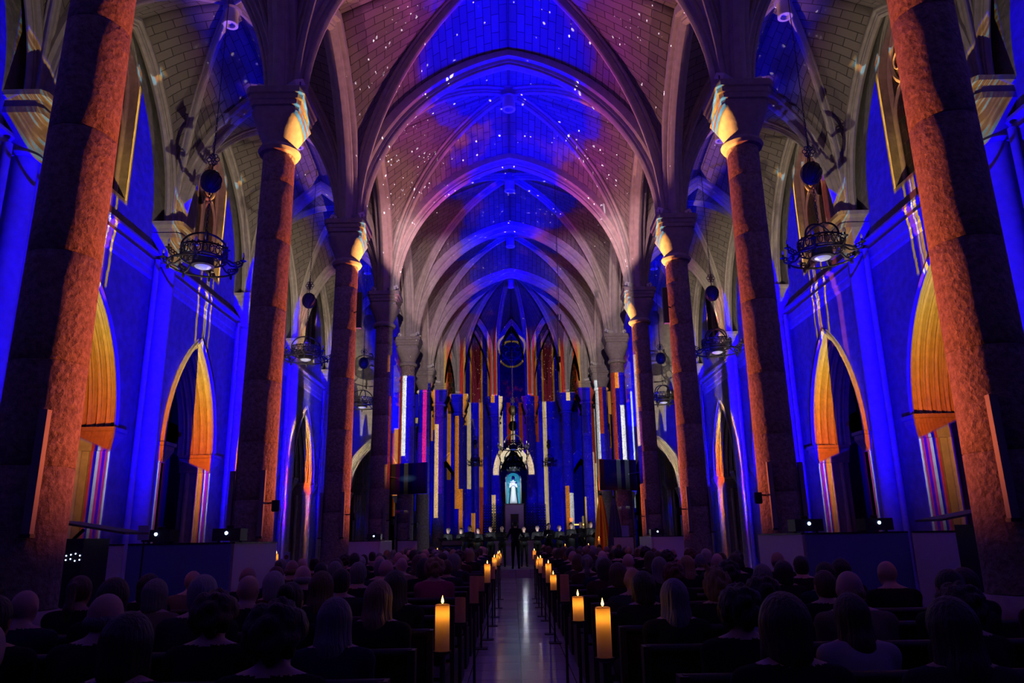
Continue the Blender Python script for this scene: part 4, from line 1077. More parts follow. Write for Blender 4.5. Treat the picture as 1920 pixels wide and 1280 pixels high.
for (r, rt), L in sorted(byrow.items()):
    L.sort(key=lambda q: abs(q[1])); last = None
    for q in L:      # keep neighbours apart on the bench
        if last is not None and abs(q[1]) - last < 0.53: q[1] = math.copysign(last + 0.53, q[1])
        last = abs(q[1])
    for i, (r_, X, top, hk, hcl, cl) in enumerate([q for q in L if abs(q[1]) < 3.42]):
        fem = hk in ('bob', 'long', 'bun', 'ponytail', 'curly', 'messy'); body = BODY[('f', 0)] if fem else BODY[('m', random.choice([0, 0, 1]))]
        seat = ['at the aisle', 'second from the aisle', 'third from the aisle', 'fourth from the aisle', 'fifth from the aisle', 'sixth from the aisle', 'seventh from the aisle'][i]
        lb = '%s%s person in %s, %s row %s, seat %s' % (hair_words[hk], (' ' + hcl) if hcl and hk != 'thin' else '', cl, ORD[r], 'right' if rt else 'left', seat)
        zt = 1.125 + 0.098 + (0.03 if hk not in ('bald', 'thin') else 0.0)
        person(body, hk, hcl, random.choice([0, 0, 0, 1]), cl, (X, ROW0 + RP * r + 0.01, max(-0.004, 0.36 - 0.372 * min(1.0, top / zt))), random.uniform(-0.12, 0.12), min(1.0, top / zt), lb, 'seated audience')

# ================================================================== candles on stands along the aisle
def wax(nt, b):
    nt.nodes.remove(b); out = [n for n in nt.nodes if n.type == 'OUTPUT_MATERIAL'][0]
    d = _n(nt, 'ShaderNodeBsdfDiffuse'); d.inputs[0].default_value = (0.72, 0.60, 0.50, 1)
    t = _n(nt, 'ShaderNodeBsdfTranslucent'); t.inputs[0].default_value = (1.0, 0.62, 0.16, 1)
    mx = _n(nt, 'ShaderNodeMixShader'); mx.inputs[0].default_value = 0.6
    nt.links.new(d.outputs[0], mx.inputs[1]); nt.links.new(t.outputs[0], mx.inputs[2]); nt.links.new(mx.outputs[0], out.inputs[0])
M['wax'] = mat('candle_wax', (0.8, 0.6, 0.4), 0.5, build=wax)
M['flame'] = mat('flame', (1, 0.6, 0.2), 0.5, emit=(1.0, 0.50, 0.10), es=9.0)
def candle(pos, h, rad, lit, label):
    r = empty('candle', pos, 0, label, 'candle', 'pillar candles')
    b = MB(); b.lathe([(0.001, 0.0), (rad, 0.0), (rad, h * 0.25), (rad, h * 0.6), (rad * 0.99, h), (rad * 0.86, h + 0.002), (rad * 0.84, h - 0.012), (0.006, h - 0.014)], 24, cap=False); b.build('wax_body', M['wax'], r, True, 40)
    MB().tube([(0, 0, h - 0.016), (0, 0, h + 0.012)], 0.0018, 6).build('wick', M['black'], r)
    if lit:
        f = MB(); f.lathe([(0.001, 0.0), (0.007, 0.008), (0.0085, 0.016), (0.006, 0.028), (0.002, 0.042), (0.0005, 0.05)], 10, (0, 0, h + 0.004)); f.build('flame', M['flame'], r, True)
        for dz, en, nm_ in ((h - 0.055, 0.20 * (rad / 0.045) ** 2, 'glow'), (h + 0.10, 0.22, 'flame_light'))[:2 if pos[1] < 9 else 1]:
            l = bpy.data.lights.new(nm_, 'POINT'); l.energy = en; l.color = (1.0, 0.50, 0.12); l.shadow_soft_size = 0.004
            o = bpy.data.objects.new(nm_, l); o.location = Vector(pos) + Vector((0, 0, dz)); C.objects.link(o)
    return r
def stand(X, Y, top, rad, label, z0=0.0):
    r = empty('candle_stand', (X, Y, z0), 0, label, 'candle stand', 'candle stands')
    top -= z0
    MB().box((-0.085, -0.10, 0), (0.085, 0.10, 0.012)).build('base_plate', M['iron'], r)
    MB().lathe([(0.013, 0.012), (0.013, top - 0.012)], 12).build('pole', M['iron'], r, True, 40)
    MB().lathe([(0.02, top - 0.03), (rad + 0.01, top - 0.012), (rad + 0.012, top)], 20).build('cup', M['iron'], r, True, 40)
CAND = [(829, 1133, 1220, 27, 1), (863, 1120, 1166, 20, 0), (889, 1080, 1130, 17, 0), (902, 1080, 1108, 12.5, 0), (914, 1057, 1092, 11.5, 1), (923, 1062, 1085, 10, 0), (927, 1045, 1067, 9, 1), (934, 1038, 1060, 8, 1), (937, 1036, 1056, 7, 1),
        (1134, 1138, 1232, 28, 1), (1085, 1118, 1163, 21, 1), (1051, 1077, 1127, 17, 0), (1038, 1077, 1106, 12, 1), (1029, 1056, 1092, 11, 1), (1021, 1061, 1083, 9.5, 0), (1014, 1046, 1074, 9, 1), (1009, 1048, 1066, 8, 1), (1004, 1040, 1060, 7.5, 0), (1001, 1032, 1048, 7, 1)]
cn = [0, 0]
for (x, y0, y1, wpx, lit) in CAND:
    Y = 0.09 * FPX / wpx / math.cos(PITCH) * 1.02; a = at_y(x, y0, Y); b = at_y(x, y1, Y); k = 0 if x < 960 else 1; sd = ('left', 'right')[k]
    lb = '%s candle, %s from the camera on the %s of the aisle' % ('lit yellow pillar' if lit else 'unlit pale pillar', ORD[cn[k]], sd)
    X = -max(0.36, min(0.52, -b.x)) if k == 0 else max(0.44, min(0.56, b.x))
    candle((X, Y, b.z), a.z - b.z, 0.045, lit, lb); stand(X, Y, b.z, 0.045, 'black candle stand, %s from the camera on the %s of the aisle' % (ORD[cn[k]], sd)); cn[k] += 1
for (x, y0, y1, Y, lit, lb) in ((517, 1038, 1058, 15.2, 1, 'lit candle beside the left projector enclosure'), (820, 1030, 1046, 27.0, 1, 'small lit candle among the front left pews'), (1124, 1008, 1024, 27.4, 1, 'tall pale candle at the front right of the nave'), (1104, 1021, 1034, 27.6, 1, 'short lit candle at the front right, left of the tall candle'), (1060, 1022, 1034, 27.6, 1, 'short lit candle in front of the singers, right of the aisle')):
    a = at_y(x, y0, Y); b = at_y(x, y1, Y); b.z = max(b.z, 0.7); candle((b.x, Y, b.z), max(0.12, a.z - b.z), 0.04, lit, lb); stand(b.x, Y, b.z, 0.04, 'black stand under the ' + lb.replace(' at the front right', '').replace('among', 'by'))

# ================================================================== choir and conductor
def folder(P, yaw, label, glow=True):
    r = empty('music_folder', P, yaw, label, 'folder', 'music folders')
    for q in (-1, 1):
        n = Vector((q * 0.97, 0.1, 0.0)).normalized(); up = Vector((0, 0.35, 0.94)).normalized() if False else Vector((0, 0.80, 0.60))
        c = Vector((q * 0.105, 0.0, 0.0)); b = MB(); b.obox(c, (0.105, 0, q * 0.02), (0, 0.004, -0.003), up * 0.15); b.build('cover', M['black'], r)
        b = MB(); b.obox(c + Vector((0, -0.008, 0.010)), (0.095, 0, q * 0.018), (0, 0.001, -0.001), up * 0.14); b.build('page', M['white'], r)
    if glow:
        MB().tube([(0, 0.115, 0.10), (0, 0.08, 0.16), (0, 0.03, 0.17)], 0.004, 6).build('reading_lamp', M['black'], r, True)
        l = bpy.data.lights.new('reading_light', 'POINT'); l.energy = 6.0; l.color = (0.85, 0.93, 1.0); l.shadow_soft_size = 0.01
        o = bpy.data.objects.new('reading_light', l); C.objects.link(o); o.location = Matrix.Rotation(yaw, 3, 'Z') @ Vector((0, -0.03, 0.15)) + Vector(P)
    return r
SING = [(841, 988, 31.3, 'short', 'white', 'suit'), (865, 992, 32.0, 'bob', 'brown', 'gown'), (881, 984, 31.2, 'short', 'black', 'suit'), (897, 993, 32.3, 'bob', 'auburn', 'gown'), (920, 985, 31.2, 'short', 'dark brown', 'suit'), (941, 985, 32.2, 'bald', '', 'suit'),
        (982, 986, 32.2, 'bald', '', 'suit'), (1007, 984, 32.0, 'short', 'grey', 'suit'), (1028, 980, 31.6, 'short', 'black', 'suit'), (1048, 983, 31.1, 'thin', 'grey', 'suit'), (1070, 979, 32.3, 'bun', 'dark brown', 'gown'), (1088, 977, 33.0, 'bald', '', 'suit'), (1106, 976, 31.2, 'bob', 'brown', 'gown')]
for i, (x, y, Y, hk, hcl, bd) in enumerate(SING):
    p = at_y(x, y, Y); rz = PI + math.atan2(-(p.x) * 1.0, (Y - 29.0)) * -0.55
    sc_ = min(1.12, max(0.95, (p.z - 0.27) / 1.71)); nth = ORD[i] if i < 12 else 'rightmost'
    pos_ = 'leftmost' if i == 0 else ('rightmost' if i == 12 else ORD[i] + ' from the left')
    person(STAND[bd], hk, hcl, 0, 'black', (p.x, Y, 0.27), rz, sc_, '%s choir singer in black holding an open folder, %s' % (hair_words[hk], pos_), 'choir singers')
    f = Matrix.Rotation(rz, 3, 'Z') @ Vector((0, 0.40, 1.17)) * sc_
    folder((p.x + f.x, Y + f.y, 0.27 + f.z), rz, 'open music folder %sheld by the %s choir singer' % ('with a small lamp ' if i % 3 != 2 else '', pos_), i % 3 != 2)
p = at_y(966, 975, 30.0)
person(STAND['conductor'], 'curly', 'black', 0, 'black', (p.x, 30.0, 0.27), 0.0, (p.z - 0.27) / 1.73, 'conductor in black seen from behind, arms raised, at the end of the aisle', None, 'person')
for o in [o for o in C.objects if o.name.startswith('person') and 'group' in o and o['group'] is None]: del o['group']

# ================================================================== chandeliers
def make_chandelier():
    r = empty('chandelier', (0, 0, 0)); R = 0.52
    b = MB()
    for z in (0.0, 0.26): b.torus((0, 0, z), R, 0.022, 40, 8)
    n = 22
    for i in range(n):
        a = 2 * PI * i / n; c = (R * math.cos(a), R * math.sin(a), 0.13)
        t = Vector((-math.sin(a), math.cos(a), 0)); u = Vector((0, 0, 1))
        b.tube([Vector(c) + t * (0.055 * math.cos(q)) + u * (0.10 * math.sin(q)) for q in [2 * PI * k / 12 for k in range(12)]], 0.014, 5, True)
        b.tube([Vector(c) + t * (0.07 * math.cos(q) + 0.07) + u * (0.05 * math.sin(q) + 0.02) for q in [PI * k / 6 for k in range(7)]], 0.012, 5)
        b.sphere((R * math.cos(a), R * math.sin(a), 0.29), 0.018, 6, 5)
    b.build('crown_band', M['iron'], r, True)
    b = MB(); b.torus((0, 0, -0.16), 0.78, 0.026, 44, 8); b.build('outer_ring', M['iron'], r, True)
    for i in range(8):
        a = 2 * PI * i / 8 + 0.2; d = Vector((math.cos(a), math.sin(a), 0)); b = MB()
        b.tube([d * 0.50 + Vector((0, 0, 0.0)), d * 0.62 + Vector((0, 0, -0.12)), d * 0.78 + Vector((0, 0, -0.16)), d * 0.88 + Vector((0, 0, -0.10)), d * 0.90 + Vector((0, 0, 0.0))], 0.022, 6)
        for k in range(3):
            c = d * (0.72 + 0.07 * k) + Vector((0, 0, -0.07 + 0.03 * k)); b.tube([c + d * (0.04 * math.cos(q)) + Vector((0, 0, 0.04 * math.sin(q))) for q in [2 * PI * j / 9 for j in range(9)]], 0.014, 5, True)
        b.sphere(d * 0.78 + Vector((0, 0, -0.22)), (0.035, 0.035, 0.07), 8, 6)
        arm = b.build('arm', M['iron'], r, True)
        b = MB(); b.lathe([(0.02, -0.02), (0.08, 0.02), (0.04, 0.03), (0.022, 0.05), (0.02, 0.10)], 12, d * 0.90); b.build('candle_cup', M['iron'], arm, True, 40)
        b = MB(); b.lathe([(0.014, 0.10), (0.026, 0.13), (0.03, 0.16), (0.02, 0.20), (0.004, 0.235)], 10, d * 0.90); b.build('bulb', M['bulb'], arm, True)
    for i in range(2):
        a = PI * i / 2 + 0.5; d = Vector((math.cos(a), math.sin(a), 0)); b = MB()
        b.tube([d * (R * math.cos(q)) + Vector((0, 0, 0.26 + 0.42 * math.sin(q))) for q in [PI * k / 16 for k in range(17)]], 0.024, 8); b.build('hoop', M['iron'], r, True)
    b = MB(); b.lathe([(0.24, 0.06), (0.24, -0.12), (0.26, -0.14), (0.26, -0.17), (0.20, -0.18)], 24); b.build('lamp_housing', M['iron'], r, True, 40)
    b = MB()
    for i in range(4): a = PI * i / 2; b.tube([(0.17 * math.cos(a), 0.17 * math.sin(a), -0.02), (R * math.cos(a), R * math.sin(a), 0.0)], 0.01, 6)
    b.build('spokes', M['iron'], r, True)
    MB().lathe([(0.19, -0.182), (0.16, -0.21), (0.10, -0.235), (0.001, -0.245)], 24).build('bowl', M['bluegl'], r, True, 50)
    b = MB()
    for k in range(13):
        c = Vector((0, 0, 0.72 + 0.085 * k)); ax = Vector((1, 0, 0)) if k % 2 else Vector((0, 1, 0))
        b.tube([c + ax * (0.025 * math.cos(q)) + Vector((0, 0, 0.052 * math.sin(q))) for q in [2 * PI * j / 10 for j in range(10)]], 0.008, 5, True)
    b.build('chain', M['iron'], r, True)
    b = MB(); z0 = 1.80
    b.sphere((0, 0, z0 + 0.26), (0.23, 0.23, 0.27), 16, 10)
    for i in range(10):
        a = 2 * PI * i / 10
        b.tube([(0.245 * math.sin(q) * math.cos(a + q * 0.5), 0.245 * math.sin(q) * math.sin(a + q * 0.5), z0 + 0.26 - 0.29 * math.cos(q)) for q in [PI * k / 10 for k in range(11)]], 0.014, 5)
    b.build('counterweight', M['iron'], r, True)
    b = MB(); z0 = 2.55
    for i in range(6):
        a = 2 * PI * i / 6; c = Vector((0.10 * math.cos(a), 0, z0 + 0.10 + 0.10 * math.sin(a)))
        b.tube([c + Vector((0.055 * math.cos(q), 0, 0.055 * math.sin(q))) for q in [2 * PI * j / 10 for j in range(10)]], 0.012, 5, True)
        c = Vector((0, 0.10 * math.cos(a), z0 + 0.10 + 0.10 * math.sin(a)))
        b.tube([c + Vector((0, 0.055 * math.cos(q), 0.055 * math.sin(q))) for q in [2 * PI * j / 10 for j in range(10)]], 0.012, 5, True)
    b.tube([(0, 0, 2.30), (0, 0, 2.56)], 0.015, 6); b.tube([(0, 0, 2.75), (0, 0, 2.95)], 0.02, 6); b.build('rosette', M['iron'], r, True)
    b = MB()
    for k in range(10):
        c = Vector((0, 0, 3.0 + 0.085 * k)); ax = Vector((1, 0, 0)) if k % 2 else Vector((0, 1, 0))
        b.tube([c + ax * (0.022 * math.cos(q)) + Vector((0, 0, 0.05 * math.sin(q))) for q in [2 * PI * j / 10 for j in range(10)]], 0.008, 5, True)
    b.build('upper_chain', M['iron'], r, True)
    MB().tube([(0, 0, 3.8), (0, 0, 7.9)], 0.010, 6).build('cable', M['iron'], r)
    return r
pc = make_chandelier(); first = True
CH = [(-6.35, 14.2, 7.05, 'nearest in the left aisle', 1), (6.4, 14.25, 7.05, 'nearest in the right aisle', 1), (-6.45, 22.3, 7.05, 'middle one in the left aisle', 1), (6.35, 22.2, 7.05, 'middle one in the right aisle', 1),
      (-6.4, 30.9, 7.05, 'farthest in the left aisle', 1), (6.4, 30.9, 7.05, 'farthest in the right aisle', 1)]
p = at_y(961, 836, 36.4); CH.append((0.0, 36.4, p.z, 'hanging in the middle of the apse', 1))
p = at_y(891, 866, 43.5); CH.append((p.x, 43.5, p.z + 0.1, 'small, left in the ambulatory behind the altar', 0.6)); p = at_y(1030, 866, 43.5); CH.append((p.x, 43.5, p.z + 0.1, 'small, right in the ambulatory behind the altar', 0.6))
p = at_y(957, 880, 44.8); CH.append((0.0, 44.8, p.z, 'small, hanging right over the lit statue niche', 0.55))
for i, (x, y, z, wd, sca) in enumerate(CH):
    c = pc if i == 0 else copy_tree(pc); c.location = (x, y, z); sca *= 0.86; c.scale = (sca,) * 3
    c['label'] = 'black wrought-iron crown chandelier, %s' % wd; c['category'] = 'chandelier'; c['group'] = 'wrought-iron chandeliers'
    ztop_ = 13.82 if i < 6 else (15.0 if i == 6 else 14.85)
    for ch in c.children:
        if ch.name.startswith('cable'): k_ = ((ztop_ - z) / sca - 3.8) / 4.1; ch.scale = (1, 1, k_); ch.location = (0, 0, 3.8 - 3.8 * k_)

# ================================================================== small floodlights on the capitals, light bars on the shafts
def make_flood():
    r = empty('floodlight', (0, 0, 0)); b = MB()
    b.obox((0, 0, 0.17), (0.16, 0, 0), (0, 0.085, 0.05), (0, -0.03, 0.05)); b.build('housing', M['white'], r)
    b = MB(); b.tube([(-0.17, 0, 0.17), (-0.17, 0, 0.01), (0.17, 0, 0.01), (0.17, 0, 0.17)], 0.012, 6); b.build('bracket', M['black'], r, True)
    b = MB(); b.obox((0, -0.02, 0.20), (0.14, 0, 0), (0, 0.07, 0.04), (0, -0.008, 0.012)); b.build('glass', M['bulb'], r)
    return r
pf = make_flood(); k = 0
for i in range(2, 7):
    for s in (-1, 1):
        for (dx, dy, rz, wd) in ((-0.28 * s, -0.28, 0.7 * s, 'facing the nave'), (0.30 * s, -0.1, -1.3 * s, 'facing the aisle')):
            if i == 6 and dx * s > 0: continue
            f = pf if k == 0 else copy_tree(pf); k += 1
            f.location = (NX * s + dx, COLY[i] + dy, SPR + 0.0); f.rotation_euler = (0, 0, rz)
            tag(f, 'small white floodlight %s on the %s %s column capital' % (wd, ordn[i - 1], 'left' if s < 0 else 'right'), 'floodlight', 'floodlights on the capitals')
for i, (x, y) in enumerate(apse[1:-1]):
    f = copy_tree(pf); f.location = (x * 1.02, y - 0.30, SPR); f.rotation_euler = (0, 0, 0.2 * (i - 2.5)); kk = min(i, 5 - i)
    tag(f, 'small white floodlight on the %s apse column capital, %s' % (['outermost', 'middle', 'inner'][kk], 'left' if x < 0 else 'right'), 'floodlight', 'floodlights on the capitals')
for i in range(1, 6):
    for s in (-1, 1):
        for q, wd in ((-1, 'nave'), (1, 'aisle')):
            r = empty('light_bar', (NX * s + (-0.22 * s if q < 0 else 0.30 * s), COLY[i] - (0.30 if q < 0 else 0.21), 1.50), 0, 'pale upright light bar on the %s side of the %s %s column' % (wd, ordn[i - 1], 'left' if s < 0 else 'right'), 'light bar', 'light bars on the columns')
            MB().box((-0.035, -0.03, 0), (0.035, 0.03, 1.0)).build('diffuser', M['bar'], r)
            MB().box((-0.045, -0.035, -0.03), (0.045, 0.035, 0.0)).build('foot', M['black'], r)

# housings added for the column beams, clamped to the nave side of the columns
for i in range(2, 6):
    for s in (-1, 1):
        r = empty('spotlight', (3.69 * s, COLY[i] - 0.41, 2.00), 0, 'added black beam housing clamped low on the %s %s column' % (ordn[i - 1], 'left' if s < 0 else 'right'), 'spotlight', 'added beam housings on the columns')
        MB().tube([(0.02 * s, 0.04, 0), (0.20 * s, 0.25, 0)], 0.015, 6).build('clamp', M['black'], r)
        MB().lathe([(0.045, -0.14), (0.06, -0.12), (0.06, 0.03), (0.05, 0.03)], 14).build('housing', M['black'], r, True, 40)

# ================================================================== projector enclosures and their gear
M['shaded_panel'] = mat('board_shaded_blue', (0.10, 0.14, 0.42), 0.6)  # white board; its weaker light is put into a dark blue colour
def panel(a, b, z, label, h=1.40):
    r = empty('partition_panel', ((a[0] + b[0]) / 2, (a[1] + b[1]) / 2, 0), 0, label, 'partition', 'white partitions around the projectors')
    d = Vector((b[0] - a[0], b[1] - a[1], 0)) / 2; n = Vector((-d.y, d.x, 0)).normalized() * 0.02
    m = MB(); m.obox((0, 0, h / 2), d * 0.996, n, (0, 0, h / 2)); m.build('board', M['shaded_panel'] if z else M['panel'], r)
    m = MB(); m.obox((0, 0, h + 0.008), d * 0.996, n * 1.4, (0, 0, 0.01)); m.build('top_edge', M['black'], r)
for s, sd in ((-1, 'left'), (1, 'right')):
    panel((3.72 * s, 11.75), (3.72 * s, 9.95), 0, 'purple-lit white partition on the nave side of the %s projector enclosure' % sd)
    panel((3.72 * s, 9.9), (5.05 * s, 9.9), 1, 'white partition with painted blue shade across the front of the %s projector enclosure' % sd)
    panel((5.08 * s, 9.85), (6.35 * s, 9.55), 0, 'dim outer partition of the %s projector enclosure by the equipment rack' % sd)
    panel((3.70 * s, 20.6), (4.75 * s, 20.6), 0, 'white partition in front of the fourth %s column' % sd)
    panel((3.68 * s, 20.65), (3.68 * s, 22.6), 0, 'white partition on the nave side of the fourth %s column' % sd)
    panel((3.30 * s, 25.6), (3.95 * s, 25.6), 0, 'small pale partition at the front %s of the nave' % sd)
    # tables carrying the projectors, projectors
    for (Y, X, Wd, Dp, wd) in ((10.55, 4.50, 1.30, 0.9, 'near'), (21.55, 4.30, 1.0, 0.7, 'far')):
        r = empty('projector_table', (X * s, Y, 0), 0, 'black table behind the %s %s partition' % (wd, sd), 'table', 'projector tables')
        MB().box((-Wd / 2, -Dp / 2, 1.38), (Wd / 2, Dp / 2, 1.42)).build('tabletop', M['black'], r)
        for qx in (-1, 1):
            for qy in (-1, 1): MB().box((qx * (Wd / 2 - 0.05) - 0.02, qy * (Dp / 2 - 0.05) - 0.02, 0), (qx * (Wd / 2 - 0.05) + 0.02, qy * (Dp / 2 - 0.05) + 0.02, 1.38)).build('leg', M['black'], r)
    PJ = [(3.95, 10.45, 0.0, 'aimed at the far vault'), (4.95, 10.55, 0.9, 'aimed at the aisle wall'), (3.98, 21.5, PI, 'on the table at the fourth column')]
    for (X, Y, rz, wd) in PJ:
        r = empty('projector', (X * s, Y, 1.42), 0, 'black projector %s, %s side' % (wd, sd), 'projector', 'projectors')
        MB().box((-0.19, -0.14, 0.02), (0.19, 0.14, 0.18)).build('housing', M['black'], r)
        for q in (-1, 1): MB().lathe([(0.02, 0), (0.02, 0.02)], 8, (q * 0.15, 0, 0)).build('foot', M['black'], r)
        MB().lathe([(0.045, 0.18), (0.05, 0.22), (0.04, 0.225)], 16, (0, 0, 0)).build('lens_barrel', M['black'], r, True, 40)
        MB().sphere((0, -0.145, 0.12), (0.022, 0.008, 0.022), 12, 8).build('status_light', M['lens'], r, True)
M['led'] = mat('led_white_blue', (0.2, 0.3, 0.8), 0.3, emit=(0.55, 0.65, 1.0), es=5.0); M['amber'] = mat('led_amber', (0.8, 0.4, 0.1), 0.3, emit=(1.0, 0.5, 0.1), es=3.0)
M['red'] = mat('red_lamp', (0.8, 0.1, 0.05), 0.3, emit=(1.0, 0.10, 0.03), es=3.0)
for s, sd, m_ in ((-1, 'left', M['led']), (1, 'right', M['amber'])):
    q = at_y(135 if s < 0 else 1862, 1035 if s < 0 else 1000, 8.7)
    r = empty('equipment_rack', (q.x, 8.7, 0), 0, 'black equipment rack with %s lights by the %s aisle' % ('blue-white' if s < 0 else 'amber', sd), 'equipment rack')
    MB().box((-0.27, -0.27, 0.05), (0.27, 0.27, 1.48)).build('case', M['black'], r)
    b = MB(); b.obox((0.3 * -s * 1.0, 0, 1.60), (0.42, 0, -0.07 * -s), (0, 0.28, 0), (0, 0, 0.012)); b.build('sloping_lid', mat('olive_cover', (0.05, 0.07, 0.04), 0.6), r)
    MB().tube([(0, 0, 1.48), (-s * 0.1, 0, 1.58)], 0.02, 8).build('lid_prop', M['black'], r)
    for k in range(8 if s < 0 else 3):
        b = MB(); b.sphere((0.10 + 0.05 * (k % 4) * 1.0 - (0.12 if s > 0 else 0), -0.275, 1.30 - 0.055 * (k // 4) + 0.01 * ((k * 7) % 3)), (0.008, 0.005, 0.008), 8, 6); b.build('indicator_light', m_, r)
    for i in range(4): MB().lathe([(0.03, 0), (0.03, 0.05)], 8, ((-1) ** i * 0.22, (-1) ** (i // 2) * 0.22, 0)).build('foot', M['black'], r)

# ================================================================== screens
def screen_mat(seed, col, n):
    def f(nt, b):
        co = _coords(nt); b.inputs['Base Color'].default_value = (0.004, 0.004, 0.008, 1)
        rs = random.Random(seed); tot = None
        for i in range(n):
            sub = _n(nt, 'ShaderNodeVectorMath', operation='DISTANCE'); sub.inputs[1].default_value = (rs.uniform(-0.5, 0.5), 0, rs.uniform(-0.3, 0.3)); nt.links.new(co, sub.inputs[0])
            mr = _n(nt, 'ShaderNodeMapRange'); mr.inputs[1].default_value = 0.035; mr.inputs[2].default_value = 0.005; nt.links.new(sub.outputs['Value'], mr.inputs[0])
            if tot is None: tot = mr.outputs[0]
            else:
                ad = _n(nt, 'ShaderNodeMath', operation='ADD'); nt.links.new(tot, ad.inputs[0]); nt.links.new(mr.outputs[0], ad.inputs[1]); tot = ad.outputs[0]
        gl = _n(nt, 'ShaderNodeVectorMath', operation='LENGTH'); mp = _n(nt, 'ShaderNodeMapping'); mp.inputs['Rotation'].default_value = (0, 0.5, 0); mp.inputs['Scale'].default_value = (2.2, 1, 6); nt.links.new(co, mp.inputs[0]); nt.links.new(mp.outputs[0], gl.inputs[0])
        m2 = _n(nt, 'ShaderNodeMapRange'); m2.inputs[1].default_value = 0.8; m2.inputs[2].default_value = 0.0; m2.inputs[4].default_value = 0.06 if col[2] > 0.5 else 0.004; nt.links.new(gl.outputs['Value'], m2.inputs[0])
        ad = _n(nt, 'ShaderNodeMath', operation='ADD'); nt.links.new(tot, ad.inputs[0]); nt.links.new(m2.outputs[0], ad.inputs[1])
        b.inputs['Emission Color'].default_value = (*col, 1); nt.links.new(ad.outputs[0], b.inputs['Emission Strength'])
    return f
for s, sd, col, n in ((-1, 'left', (0.25, 0.5, 1.0), 2), (1, 'right', (1.0, 0.55, 0.12), 5)):
    q = at_y(765 if s < 0 else 1158, 897 if s < 0 else 890, 24.0)
    r = empty('screen', (q.x, 24.0, q.z), 0.35 * s, 'dark flat screen with faint stars hanging beside the fourth %s column' % sd, 'screen', 'flat screens')
    MB().box((-0.68, -0.03, -0.49), (0.68, 0.03, 0.49)).build('casing', M['black'], r)
    MB().box((-0.655, -0.036, -0.465), (0.655, -0.031, 0.465)).build('display', mat('display_' + sd, (0, 0, 0), 0.25, build=screen_mat(3 + s, col, n)), r)
    MB().tube([(0, 0.03, 0), (s * 0.2, 0.20, 0), (NX * s - q.x, -0.6, 0.1)], 0.025, 8).build('wall_bracket', M['black'], r)

# ================================================================== altar, grilles, statue
q0 = at_y(950, 947, 35.9); ztop = q0.z; XA = at_y(965, 980, 35.9).x
r = empty('reredos', (XA, 35.9, 0.42), 0, 'pale stone tabernacle tower with a dark niche behind the choir', 'altar'); hh = ztop - 0.42
b = MB()
b.box((-0.43, -0.3, 0), (-0.20, 0.3, hh)); b.box((0.20, -0.3, 0), (0.43, 0.3, hh)); b.box((-0.20, -0.3, hh - 0.42), (0.20, 0.3, hh)); b.box((-0.20, -0.3, 0), (0.20, 0.3, 0.9)); b.box((-0.2, 0.1, 0.9), (0.2, 0.3, hh - 0.42)); b.build('body', M['panel'], r)
b = MB(); b.box((-0.47, -0.34, hh), (0.47, 0.34, hh + 0.06)); b.build('cornice', M['stone'], r)
b = MB(); b.box((-0.18, 0.05, 0.92), (0.18, 0.08, hh - 0.44)); b.build('door', M['wood'], r)
r = empty('altar_table', (XA, 34.9, 0.27), 0, 'white altar table behind the choir singers', 'altar')
b = MB(); b.box((-1.1, -0.4, 0.95), (1.1, 0.4, 1.05)); b.build('mensa', M['white'], r); b = MB(); b.box((-0.9, -0.3, 0), (0.9, 0.3, 0.95)); b.build('base', M['panel'], r)
for s, sd in ((-1, 'left'), (1, 'right')):
    r = empty('iron_grille', (XA + s * 0.99, 36.0, 0.42), 0, 'dark scrolled iron grille %s of the tabernacle tower' % sd, 'grille', 'altar grilles')
    b = MB(); W_ = 0.50
    for x in (-W_, 0, W_): b.box((x - 0.02, -0.02, 0), (x + 0.02, 0.02, hh + 0.03))
    for z in (0.02, hh * 0.42, hh * 0.45, hh + 0.02): b.box((-W_, -0.02, z - 0.015), (W_, 0.02, z + 0.015))
    b.build('frame', M['iron'], r)
    b = MB(); nx, nz = 8, 11
    for i in range(nx):
        for j in range(nz):
            cx_, cz_ = -W_ + (i + 0.5) * 2 * W_ / nx, hh * 0.46 + (j + 0.5) * hh * 0.54 / nz
            b.tube([(cx_ + 0.055 * math.cos(2 * PI * k / 8), 0, cz_ + 0.055 * math.sin(2 * PI * k / 8)) for k in range(8)], 0.019, 4, True)
    for i in range(10): x = -W_ + (i + 0.5) * 2 * W_ / 10; b.tube([(x, 0, 0), (x, 0, hh * 0.42)], 0.010, 5)
    for i in range(9): x = -W_ + (i + 0.5) * 2 * W_ / 9; b.sphere((x, 0, hh + 0.07), (0.025, 0.015, 0.04), 6, 5)
    b.build('lattice', M['iron'], r)
# statue in a backlit niche
qs = at_y(964, 946, 45.6); qt = at_y(961, 884, 45.6); SX = (qs.x + qt.x) / 2; sh = qt.z - qs.z
r = empty('pedestal', (SX, 45.9, 0.0), 0, 'tall stone pedestal under the lit statue', 'pedestal')
b = MB(); b.box((-0.55, -0.45, 0), (0.55, 0.45, qs.z - 0.12)); b.build('block', M['stone'], r); b = MB(); b.box((-0.62, -0.5, qs.z - 0.12), (0.62, 0.5, qs.z)); b.build('slab', M['cap'], r)
r = empty('statue_niche', (SX, 45.9, qs.z), 0, 'cyan backlit arched niche behind the white statue', 'niche')
M['cyan'] = mat('backlit_panel', (0.02, 0.10, 0.14), 0.5, emit=(0.02, 0.28, 0.42), es=0.7)
prof = [(-0.46, 0)] + [(-0.46 * math.cos(PI * i / 16), sh - 0.46 + 0.46 * math.sin(PI * i / 16)) for i in range(17)] + [(0.46, 0)]
